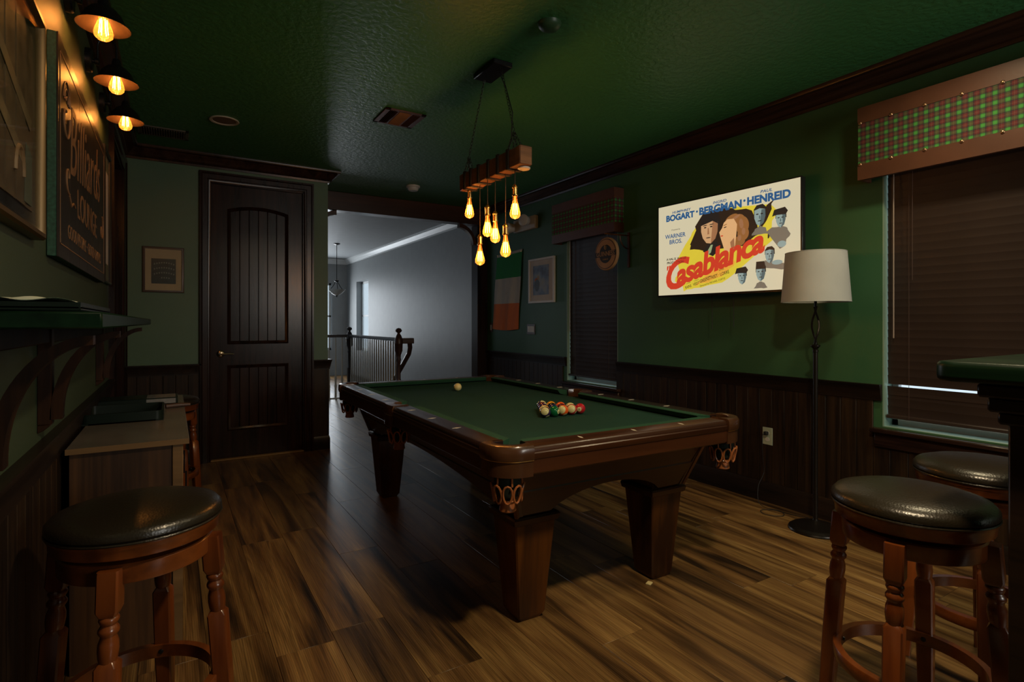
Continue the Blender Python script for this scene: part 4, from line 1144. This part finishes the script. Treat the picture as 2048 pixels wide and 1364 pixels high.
def shape(name, m, pts, jag=0, n=0):
    """pts in fractions (x right, y down)"""
    P = []
    for i, (a, b) in enumerate(pts):
        if jag:
            c, d = pts[(i + 1) % len(pts)]
            for k in range(4):
                t = k / 4; P.append((a + (c - a) * t + random.uniform(-jag, jag), b + (d - b) * t + random.uniform(-jag, jag)))
        else: P.append((a, b))
    layer[0] += .00012
    mb = MB(); L = layer[0]
    poly = [(x * TVW, (1 - y) * TVH) for x, y in P]
    mb.prism(poly, L - .0001, L, fT)
    bmesh.ops.triangulate(mb.bm, faces=[f for f in mb.bm.faces if len(f.verts) > 4])
    return mb.build(name, 'screen_' + m, scn)
def ell(name, m, cx_, cy_, rx, ry, rot=0, n=22, w=0):
    r_ = radians(rot); P = []
    for k in range(n):
        t = 2 * pi * k / n; x = rx * cos(t) * (1 + w * sin(t)); y = ry * sin(t) * (TVH / TVW) ** 0
        P.append((cx_ + (x * cos(r_) * TVW - y * sin(r_) * TVH) / TVW, cy_ + (x * sin(r_) * TVW + y * cos(r_) * TVH) / TVH))
    return shape(name, m, P)
def tt(body, size, m, x, y, sx=1, sy=1, shear=0, bold=0, ang=0, align='CENTER', spacing=1):
    return text_obj('screen_lettering', body, size, 'screen_' + m, scn, .0001, shear, bold, align, sx, sy, (x * TVW, (1 - y) * TVH, .0045), ang, fT, spacing)
shape('picture_patch', 'yellow', [(.17, .62), (.25, .42), (.33, .24), (.42, .15), (.60, .15), (.72, .22), (.82, .20), (.86, .27), (.80, .42), (.86, .50), (.72, .62), (.62, .76), (.52, .90), (.30, .94), (.22, .96), (.30, .80), (.13, .84), (.22, .70)], .014)
shape('picture_patch', 'orange', [(.30, .92), (.40, .78), (.56, .68), (.60, .70), (.50, .84)], .012)
shape('picture_patch', 'darkbrown', [(.25, .52), (.31, .40), (.31, .28), (.38, .17), (.50, .14), (.60, .18), (.68, .20), (.73, .30), (.74, .45), (.68, .56), (.60, .52), (.50, .52), (.38, .56), (.32, .50)], .016)
# generic couple (plain stand-ins)
shape('picture_figure', 'ink', [(.365, .56), (.40, .49), (.47, .47), (.49, .56), (.44, .62)])
shape('picture_figure', 'palegreen', [(.40, .56), (.425, .50), (.44, .50), (.425, .58), (.405, .60)])
shape('picture_figure', 'ink', [(.342, .30), (.345, .21), (.385, .165), (.44, .155), (.485, .19), (.495, .27), (.478, .33), (.46, .26), (.36, .25)])
shape('picture_figure', 'skin', [(.352, .27), (.375, .225), (.42, .235), (.46, .225), (.476, .29), (.474, .37), (.458, .44), (.425, .485), (.392, .475), (.365, .42), (.352, .35)])
shape('picture_figure', 'skin_shade', [(.44, .24), (.476, .27), (.474, .37), (.458, .44), (.425, .485), (.448, .42), (.455, .34)])
shape('picture_figure', 'ink', [(.347, .29), (.352, .235), (.38, .20), (.46, .195), (.478, .29), (.462, .245), (.42, .225), (.375, .24)])
for (x, y) in ((.383, .312), (.428, .310)): ell('picture_figure', 'ink', x, y, .009, .007)
for (x, y) in ((.382, .290), (.430, .287)): ell('picture_figure', 'ink', x, y, .017, .0045, -4)
shape('picture_figure', 'skin_shade', [(.403, .32), (.410, .32), (.414, .385), (.400, .388)])
ell('picture_figure', 'ink', .407, .422, .018, .005)
for (x, y, a, b, q) in ((.60, .295, .062, .060, -15), (.645, .345, .045, .090, -10), (.652, .43, .038, .070, 5), (.625, .50, .040, .050, 0), (.575, .262, .045, .035, -20)): ell('picture_figure', 'hair', x, y, a, b, q)
for (x, y, a, b, q) in ((.60, .262, .035, .014, -25), (.640, .33, .014, .050, -8), (.655, .41, .012, .035, 0), (.628, .47, .012, .030, 8)): ell('picture_figure', 'skin_shade', x, y, a, b, q)
shape('picture_figure', 'skin2', [(.545, .265), (.59, .27), (.612, .33), (.608, .41), (.592, .46), (.596, .58), (.53, .60), (.548, .50), (.515, .475), (.498, .445), (.502, .41), (.488, .385), (.508, .345), (.520, .295)])
shape('picture_figure', 'skin_shade', [(.592, .46), (.596, .58), (.575, .59), (.565, .50)])
ell('picture_figure', 'ink', .530, .342, .011, .005, -14); ell('picture_figure', 'hair', .530, .318, .015, .004, -18); ell('picture_figure', 'red', .507, .425, .009, .006)
# small blue-grey heads (plain stand-ins)
def head(x, y, s_, hat, body_=True):
    if body_: shape('picture_figure', 'smoke', [(x - .048 * s_, y + .18 * s_), (x - .028 * s_, y + .125 * s_), (x, y + .105 * s_), (x + .032 * s_, y + .125 * s_), (x + .05 * s_, y + .18 * s_)], .004)
    k = .9 * s_
    shape('picture_figure', 'ink', [(x + a * k, y + b * k) for a, b in ((-.040, .0), (-.040, -.06), (-.02, -.10), (.02, -.105), (.042, -.07), (.044, .0))])
    shape('picture_figure', 'steel', [(x + a * k, y + b * k) for a, b in ((-.036, -.05), (0, -.065), (.036, -.05), (.038, .02), (.026, .085), (.0, .115), (-.022, .09), (-.036, .03))])
    shape('picture_figure', 'shadowtone', [(x + a * k, y + b * k) for a, b in ((.012, -.05), (.036, -.05), (.038, .02), (.026, .085), (.0, .115), (.016, .05))])
    for dx_ in (-.016, .014): ell('picture_figure', 'ink', x + dx_ * k, y - .008 * k, .009 * k, .006 * k)
    ell('picture_figure', 'ink', x, y + .062 * k, .013 * k, .005 * k); ell('picture_figure', 'shadowtone', x, y + .025 * k, .004 * k, .02 * k)
    if hat == 'cap': shape('picture_figure', 'ink', [(x - .060 * s_, y - .03 * s_), (x - .045 * s_, y - .10 * s_), (x + .03 * s_, y - .115 * s_), (x + .050 * s_, y - .07 * s_), (x + .036 * s_, y - .035 * s_), (x - .03 * s_, y - .04 * s_)])
    elif hat == 'fez': shape('picture_figure', 'ink', [(x - .036 * s_, y - .035 * s_), (x - .032 * s_, y - .12 * s_), (x + .028 * s_, y - .12 * s_), (x + .038 * s_, y - .035 * s_)])
shape('picture_patch', 'darkbrown', [(.80, .20), (.845, .15), (.83, .24), (.80, .34), (.77, .42), (.75, .40)], .006)
head(.760, .275, 1.05, None)
shape('picture_patch', 'smoke', [(.80, .46), (.84, .41), (.92, .42), (.94, .50), (.91, .58), (.89, .62), (.86, .54), (.82, .48)], .008)
head(.888, .34, .85, 'cap', False)
ell('picture_figure', 'steel', .895, .58, .026, .03)
shape('picture_patch', 'smoke', [(.79, .78), (.80, .72), (.86, .74), (.92, .76), (.92, .82), (.86, .80)], .008)
head(.822, .665, .80, None, False); ell('picture_figure', 'steel', .868, .745, .032, .022)
head(.648, .850, .80, 'cap', False); head(.768, .825, .85, 'fez')
# lettering
tt('HUMPHREY', .026, 'blue', .195, .098, 1.3, 1, .2, .0006); tt('INGRID', .026, 'blue', .49, .082, 1.3, 1, .2, .0006); tt('PAUL', .028, 'blue', .80, .072, 1.3, 1, .2, .0006)
tt('BOGART', .064, 'blue', .185, .174, 1.06, 1, 0, .0032); tt('·', .08, 'blue', .322, .165, 1, 1, 0, .004)
tt('BERGMAN', .073, 'blue', .492, .167, 1.06, 1, 0, .0036); tt('·', .08, 'blue', .662, .150, 1, 1, 0, .004)
tt('HENREID', .073, 'blue', .812, .160, 1.04, 1, 0, .0036)
tt('Presented by', .016, 'ink', .15, .285, 1, 1, .3)
tt('WARNER', .047, 'blue', .146, .368, 1.0, 1, 0, .0008); tt('BROS.', .047, 'blue', .150, .432, 1.0, 1, 0, .0008)
tt('A HAL B. WALLIS', .025, 'ink', .153, .612, 1.0, 1, .1, .0006); tt('PRODUCTION', .025, 'ink', .146, .652, 1.0, 1, .1, .0006)
an = math.atan2((.90 - .60) * TVH, (.80 - .12) * TVW)
tt('C', .31, 'red', .045, .955, 1.0, 1, .42, .009, an * .7, 'LEFT')
tt('asablanca', .225, 'red', .158, (.900), .97, 1, .38, .0085, an, 'LEFT', .93)
tt('"', .12, 'red', .082, .80, 1, 1, .3, .002, an * .6); tt('"', .14, 'ink', .815, .60, 1, 1, .3, .002, an * .5)
tt('CLAUDE', .011, 'ink', .255, .885, 1, 1, 0, 0, an * .9); tt('CONRAD', .011, 'ink', .318, .862, 1, 1, 0, 0, an * .9); tt('SYDNEY', .013, 'ink', .41, .835, 1, 1, 0, 0, an * .9); tt('PETER', .016, 'ink', .505, .775, 1, 1, 0, 0, an * .9)
tt('RAINS', .030, 'ink', .255, .932, .72, 1, 0, .0002, an * .9); tt('VEIDT', .030, 'ink', .318, .905, .72, 1, 0, .0002, an * .9)
tt('GREENSTREET · LORRE', .034, 'ink', .345, .888, .74, 1, 0, .0003, an * .85, 'LEFT')
tt('Directed by MICHAEL CURTIZ', .019, 'ink', .345, .930, .9, 1, .1, 0, an * .8, 'LEFT')
for i, (u, zb) in enumerate(((.48, -.27), (.66, -.25))):
    MB().tube([fT(u, .0, -.03), fT(u + .004, -.12, -.03), fT(u + .006, zb, -.028)], .0028, 6).build('hanging_cable', 'cable', tv)
MB().tube([fT(.40 + .012 * k, -.014 - .010 * sin(pi * k / 12), -.015) for k in range(13)], .0028, 6).build('hanging_cable', 'cable', tv)

# ------------------------------------------------------------------ floor lamp
fl_ = empty('floor_lamp', (3.30, 1.875, 0)); tag(fl_, 'floor lamp with pale drum shade and dark bronze stem, by the blinds', 'lamp')
MB().lathe([(0, 0), (.148, 0), (.150, .006), (.146, .014), (.138, .017), (.128, .026), (.118, .028), (.075, .040), (.030, .052), (.016, .060), (.012, .075), (0, .076)], seg=40).build('base', 'bronze', fl_)
MB().lathe([(.0135, .06), (.0135, 1.07), (.017, 1.072), (.017, 1.085), (.012, 1.09), (.028, 1.108), (.028, 1.113), (.010, 1.118), (.010, 1.13)], seg=14).build('pole', 'bronze', fl_)
for k in range(2):
    pts = [(.013 * (1 + .5 * sin(pi * t)) * cos(pi * k + 4.2 * t), .013 * (1 + .5 * sin(pi * t)) * sin(pi * k + 4.2 * t), 1.118 + .23 * t) for t in [q / 20 for q in range(21)]]
    MB().tube(pts, .0058, 8).build('twisted_stem', 'bronze', fl_)
MB().tube([(0, 0, 1.345), (0, 0, 1.46)], .008, 8).build('socket_stem', 'bronze', fl_)
MB().lathe([(.188, 1.372), (.165, 1.672), (.163, 1.672), (.186, 1.372)], seg=56, cap=False).build('lamp_shade', 'shade_fabric', fl_)
hr = MB(); 
for z, r in ((1.374, .1872), (1.670, .1645)): hr.tube([(r * cos(2 * pi * k / 48), r * sin(2 * pi * k / 48), z) for k in range(48)], .0022, 6, closed=True)
hr.build('shade_hem', 'shade_fabric', fl_)
sp_ = MB()
for k in range(3): a = 2 * pi * k / 3; sp_.tube([(0, 0, 1.62), (.164 * cos(a), .164 * sin(a), 1.66)], .002, 6)
sp_.build('shade_spider', 'bronze', fl_)
MB().lathe(bulb_profile(.10, .03), (0, 0, 0), 16, cap=False, tilt=Matrix.Rotation(pi, 3, 'X')).build('bulb', 'frosted', fl_, (0, 0, 1.46))
cd = []
for p in [(.235, .47, .480), (.190, .475, .475), (.185, .478, .42), (.205, .485, .30), (.222, .490, .20), (.16, .49, .12), (.115, .46, .03), (.10, .40, .006), (.12, .30, .005), (.06, .24, .005), (.0, .27, .005), (-.02, .33, .005), (.03, .38, .0055), (.10, .33, .0065), (.12, .22, .005), (.12, .14, .012), (.11, .10, .022)]: cd.append(Vector(p))
sm = []
for i in range(len(cd) - 1):
    p0, p1, p2_, p3 = cd[max(i - 1, 0)], cd[i], cd[i + 1], cd[min(i + 2, len(cd) - 1)]
    for t in (0, .25, .5, .75): sm.append(.5 * ((2 * p1) + (p2_ - p0) * t + (2 * p0 - 5 * p1 + 4 * p2_ - p3) * t * t + (3 * p1 - p0 - 3 * p2_ + p3) * t ** 3))
MB().tube(sm, .0022, 6).build('power_cord', 'cable', fl_)
MB().box(-.014, .014, -.012, .012, -.012, .012).build('plug', 'cable', fl_, (.215, .47, .480), bevel=.003)

# ------------------------------------------------------------------ tall bar at the right
br = empty('bar_counter', (1.64, .64, 0)); tag(br, 'tall bar with glossy dark green top and dark corner post, at the right edge', 'bar')
def bartop():
    mb = MB(); prof = []
    n = 8; t = .05
    L_ = 1.3; W_ = .75
    # rounded edge along the left and near side
    poly = rr(0, W_, L_ / 2, .05)
    for z0, z1 in ((1.103, 1.153),): mb.prism([(x, y - L_ / 2) for x, y in poly], z0, z1)
    return mb.build('bar_top', 'bar_green', br, bevel=.014, seg=3)
bartop()
box('corner_post', 'rail_dark', (.065, .165, -.24, -.135, 0, 1.10), br, .005)
for i, (z0, z1, e) in enumerate(((1.07, 1.103, .045), (1.035, 1.07, .030), (1.005, 1.035, .015))): box('corbel', 'rail_dark', (.065 - e, .165 + e, -.24 - e, -.135 + e, z0, z1), br, .005)
box('bar_front', 'wainscot', (.095, .14, -1.25, -.24, 0, 1.10), br, .003)
box('corner_post', 'rail_dark', (.065, .165, -1.28, -1.17, 0, 1.10), br, .005)

# ------------------------------------------------------------------ pendant lamp over the table
pl = empty('pendant_lamp', (1.60, 2.82, ZC)); tag(pl, 'rustic timber beam pendant with six amber filament bulbs over the pool table', 'pendant lamp')
cz = 2.14 - ZC
box('canopy', 'black_metal', (-.062, .062, -.125, .125, -.03, 0), pl, .004)
bm_ = MB(); rings = []
random.seed(3)
for k in range(13):
    y = -.36 + .72 * k / 12; j = lambda: random.uniform(-.0025, .0025)
    rings.append([(-.038 + j(), y, cz - .050 + j()), (.038 + j(), y, cz - .050 + j()), (.040 + j(), y, cz + .046 + j()), (.030, y, cz + .052), (-.030, y, cz + .052), (-.040 + j(), y, cz + .046 + j())])
bm_.loft(rings); bm_.build('timber_beam', 'beam_wood', pl, bevel=.003)
box('beam_end_grain', 'beam_end', (-.036, .036, -.3625, -.3595, cz - .048, cz + .048), pl, .001)
for y in (-.24, -.13, -.02, .10, .20, .28):
    st_ = MB()
    for dy_ in (-.010, .004):
        st_.box(-.044, .044, y + dy_, y + dy_ + .010, cz + .046, cz + .056); st_.box(-.044, .044, y + dy_, y + dy_ + .010, cz - .056, cz - .050)
        st_.box(-.046, -.040, y + dy_, y + dy_ + .010, cz - .056, cz + .056); st_.box(.040, .046, y + dy_, y + dy_ + .010, cz - .056, cz + .056)
    st_.build('strap', 'strap', pl)
def chain(name, p0, p1, link=.026, w=.0065, r=.0016):
    p0, p1 = Vector(p0), Vector(p1); L = (p1 - p0).length; n = int(L / (link * .78)); d = (p1 - p0) / L
    a = d.cross(Vector((1, 0, 0))).normalized(); b = d.cross(a)
    mb = MB()
    for k in range(n):
        c = p0 + d * (link * .78 * (k + .5)); s1 = a if k % 2 else b
        pts = []
        for q in range(10):
            t = 2 * pi * q / 10; pts.append(tuple(c + d * cos(t) * link / 2 + s1 * sin(t) * w))
        mb.tube(pts, r, 5, closed=True)
    mb.build(name, 'iron', pl)
chain('chain', (0, .10, -.03), (0, .30, cz + .16)); chain('chain', (0, -.10, -.03), (0, -.24, cz + .16))
for y0, ys in ((.30, (.27, .33)), (-.24, (-.30, -.20))):
    for y in ys:
        for x in (-.02, .02): chain('chain', (0, y0, cz + .16), (x, y, cz + .055))
MB().tube([(.012, -.05, -.03), (.02, -.12, -.15), (.015, -.2, -.32), (.03, -.16, cz + .13), (.035, -.12, cz + .10), (.02, -.08, cz + .055)], .003, 6).build('supply_cable', 'cable', pl)
PB = [(0, .295, 1.977), (0, .155, 1.668), (-.022, .02, 1.822), (.03, .02, 1.79), (.0, -.149, 1.687), (.0, -.25, 1.886)]
for x, y, z in PB:
    zt = z - ZC + .055               # top of the glass
    bb = make_bulb(pl, .125, .030, 0, (x, y, zt))
    MB().lathe([(.0, .066), (.006, .066), (.013, .056), (.0165, .050), (.0165, .046), (.014, .044), (.014, .012), (.0165, .010), (.0165, .004), (.014, 0), (0, 0)], seg=16).build('socket', 'brass', bb, (0, 0, 0))
    MB().tube([(0, 0, .062), (0, 0, cz - .05 - zt)], .0022, 6).build('pendant_cord', 'cord', bb)
    light('POINT', 'pendant_light', (1.60 + x, 2.82 + y, z - .02), 1.7, (1.0, .47, .17), radius=.02)
# small spotlight puck under beam end
o = MB().lathe([(0, 0), (.030, 0), (.034, .004), (.034, .010), (0, .010)], seg=24).build('sensor_puck', 'plastic_white', pl, (.02, -.31, cz - .062)); 

# ------------------------------------------------------------------ ceiling fixtures
rc = empty('recessed_light', (.325, 4.575, ZC)); tag(rc, 'unlit white recessed ceiling light near the door', 'ceiling light')
MB().lathe([(.078, 0), (.098, 0), (.100, -.004), (.096, -.008), (.080, -.006), (.076, 0), (.070, .02)], seg=40, cap=False).build('trim_ring', 'lamp_trim', rc)
MB().lathe([(.0, -.001), (.077, -.001), (.077, -.003), (.05, -.0045), (.0, -.005)], seg=32, cap=False).build('lens', 'lamp_well', rc)
for i, (x, y) in enumerate(((1.25, .45), (2.9, 1.0))):  # unseen copies of the fixture, added where the downlight fill lamps sit
    r2 = copy_tree(rc); r2.location = (x, y, ZC); r2['label'] = ('added unseen recessed ceiling light above the camera', 'added unseen recessed ceiling light above the bar stools')[i]
dm = MB().lathe([(0, -.034), (.02, -.033), (.045, -.026), (.056, -.014), (.060, 0)], seg=32, cap=False).build('smoke_detector', 'dome_green', None, (1.60, 2.245, ZC)); tag(dm, 'round green-painted cover on the ceiling near the top edge', 'ceiling cover')
sm_ = empty('smoke_detector', (2.238, 5.70, ZC)); tag(sm_, 'small white smoke detector on the ceiling near the opening', 'smoke detector')
MB().lathe([(0, 0), (.075, 0), (.075, -.014), (.068, -.020), (0, -.020)], seg=32).build('mount_plate', 'plastic_white', sm_)
MB().lathe([(.062, -.020), (.056, -.042), (.046, -.052), (0, -.054)], seg=32, cap=False).build('sensor_body', 'plastic_white', sm_)
vn = empty('ceiling_vent', (1.406, 3.85, ZC)); tag(vn, 'square brown metal air vent in the ceiling', 'air vent')
fr_ = MB()
for b in ((-.148, .148, -.152, -.128), (-.148, .148, .128, .152), (-.148, -.112, -.152, .152), (.112, .148, -.152, .152), (-.055, -.042, -.13, .13), (.042, .055, -.13, .13)): fr_.box(b[0], b[1], b[2], b[3], -.010, 0)
fr_.build('vent_frame', 'vent_brown', vn, bevel=.002)
box('vent_throat', 'vent_dark', (-.13, .13, -.13, .13, -.002, 0), vn)
vs_ = MB().box(-.0012, .0012, -.125, .125, -.011, .009).mesh('vent_louvre', 'vent_brown')
for x in (-.10, -.087, -.074, -.063): inst('vent_louvre', vs_, vn, (x, 0, -.006), (0, radians(40), 0))
for x in (.10, .087, .074, .063): inst('vent_louvre', vs_, vn, (x, 0, -.006), (0, radians(-40), 0))
vh = MB().box(-.042, .042, -.0012, .0012, -.011, .009).mesh('vent_louvre', 'vent_brown')
for k in range(14): inst('vent_louvre', vh, vn, (0, -.115 + k * .0177, -.006), (radians(40), 0, 0))
v2 = empty('ceiling_vent', (-.06, 5.10, ZC)); tag(v2, 'long slotted air vent in the ceiling beside the farthest wall lamp', 'air vent')
fr_ = MB()
for b in ((-.17, .17, -.115, -.09), (-.17, .17, .09, .115), (-.17, -.145, -.115, .115), (.145, .17, -.115, .115)): fr_.box(b[0], b[1], b[2], b[3], -.010, 0)
fr_.build('vent_frame', 'vent_green', v2, bevel=.002)
box('vent_throat', 'vent_dark', (-.15, .15, -.09, .09, -.002, 0), v2)
vs_ = MB().box(-.0015, .0015, -.09, .09, -.010, .008).mesh('vent_louvre', 'vent_green')
for k in range(18): inst('vent_louvre', vs_, v2, (-.14 + k * .0165, 0, -.006), (0, radians(35), 0))

# ------------------------------------------------------------------ landing: pendant, railing, stair handrail
lp = empty('hanging_lamp', (2.64, 10.6, ZC)); tag(lp, 'hanging bowl lamp on a thin rod in the white landing', 'hanging lamp')
MB().lathe([(0, 0), (.06, 0), (.06, -.012), (.02, -.03), (0, -.03)], seg=20).build('canopy', 'bronze', lp)
MB().tube([(0, 0, -.03), (0, 0, -.70)], .006, 8).build('rod', 'bronze', lp)
MB().lathe([(0, -.68), (.045, -.70), (.040, -.715), (.012, -.73), (0, -.73)], seg=16).build('hub', 'bronze', lp)
mb = MB()
for k in range(3): a = 2 * pi * k / 3 + .4; mb.tube([(.02 * cos(a), .02 * sin(a), -.72), (.07 * cos(a), .07 * sin(a), -.80), (.135 * cos(a), .135 * sin(a), -.87)], .006, 6)
mb.build('arm', 'bronze', lp)
MB().lathe([(.150, -.865), (.152, -.872), (.135, -.90), (.09, -.945), (.04, -.975), (0, -.98)], seg=28, cap=False).build('glass_bowl', 'frosted', lp)
MB().lathe([(0, -.97), (.016, -.98), (.010, -1.0), (0, -1.02)], seg=12).build('finial', 'bronze', lp)
rg = empty('stair_railing', (2.51, 6.9, 0)); tag(rg, 'dark wood railing with pale balusters and turned newel posts on the landing', 'railing')
def newel(y, m):
    prof = [(.030, 0), (.030, .62), (.022, .64), (.022, .80), (.034, .83), (.030, .85)]
    mb = MB(); mb.box(-.032, .032, -.032, .032, 0, .50)
    mb.lathe([(.030, .50), (.026, .52), (.024, .74), (.032, .765), (.026, .79), (.030, .83), (.050, .88), (.052, .97), (.056, .975), (.056, 1.02), (.044, 1.05), (.036, 1.075), (.020, 1.10), (.018, 1.115), (.038, 1.13), (.042, 1.15), (.030, 1.17), (0, 1.18)], seg=20)
    return mb.build('newel_post', m, rg, (0, y, 0))
newel(0, 'newel_brown'); newel(2.35, 'newel_dark')
hr = [(-.03, -.045), (.03, -.045), (.034, -.02), (.026, .0), (-.026, .0), (-.034, -.02)]
MB().loft([[(x, .04, 1.05 + z) for x, z in hr], [(x, 2.31, 1.05 + z) for x, z in hr]]).build('handrail', 'newel_dark', rg)
MB().loft([[(-.04, 2.35 + x, 1.05 + z) for x, z in hr], [(-1.3, 2.35 + x, 1.05 + z) for x, z in hr]]).build('handrail', 'newel_dark', rg)
MB().loft([[(.04, x, 1.045 + z * 1.6) for x, z in hr], [(.20, x, 1.045 + z * 1.6) for x, z in hr]]).build('handrail', 'newel_brown', rg)
MB().tube([(.15, 0, 1.0), (.165, .02, .92), (.165, .06, .84), (.17, .35, .64), (.17, .8, .34)], .032, 8).build('handrail', 'newel_brown', rg)
bl = MB().lathe([(.018, 0), (.018, .18), (.022, .20), (.015, .24), (.019, .32), (.012, .42), (.009, 1.0)], seg=10).mesh('baluster', 'baluster')
for k in range(22): inst('baluster', bl, rg, (0, .105 + k * .102, 0.0))
for k in range(11): inst('baluster', bl, rg, (-.12 - k * .105, 2.35, 0.0))
box('shoe_rail', 'trim_white', (-.03, .03, .03, 2.33, 0, .02), rg)
box('shoe_rail', 'trim_white', (-1.3, -.02, 2.32, 2.38, 0, .02), rg)

# ------------------------------------------------------------------ small things
o = MB().box(-.016, .016, -.012, .012, 0, .006).build('leg_shim', 'shim', None, (1.942, 1.905, 0.0005), .4, bevel=.001); tag(o, 'tiny cream shim at the foot of the right near table leg', 'shim')
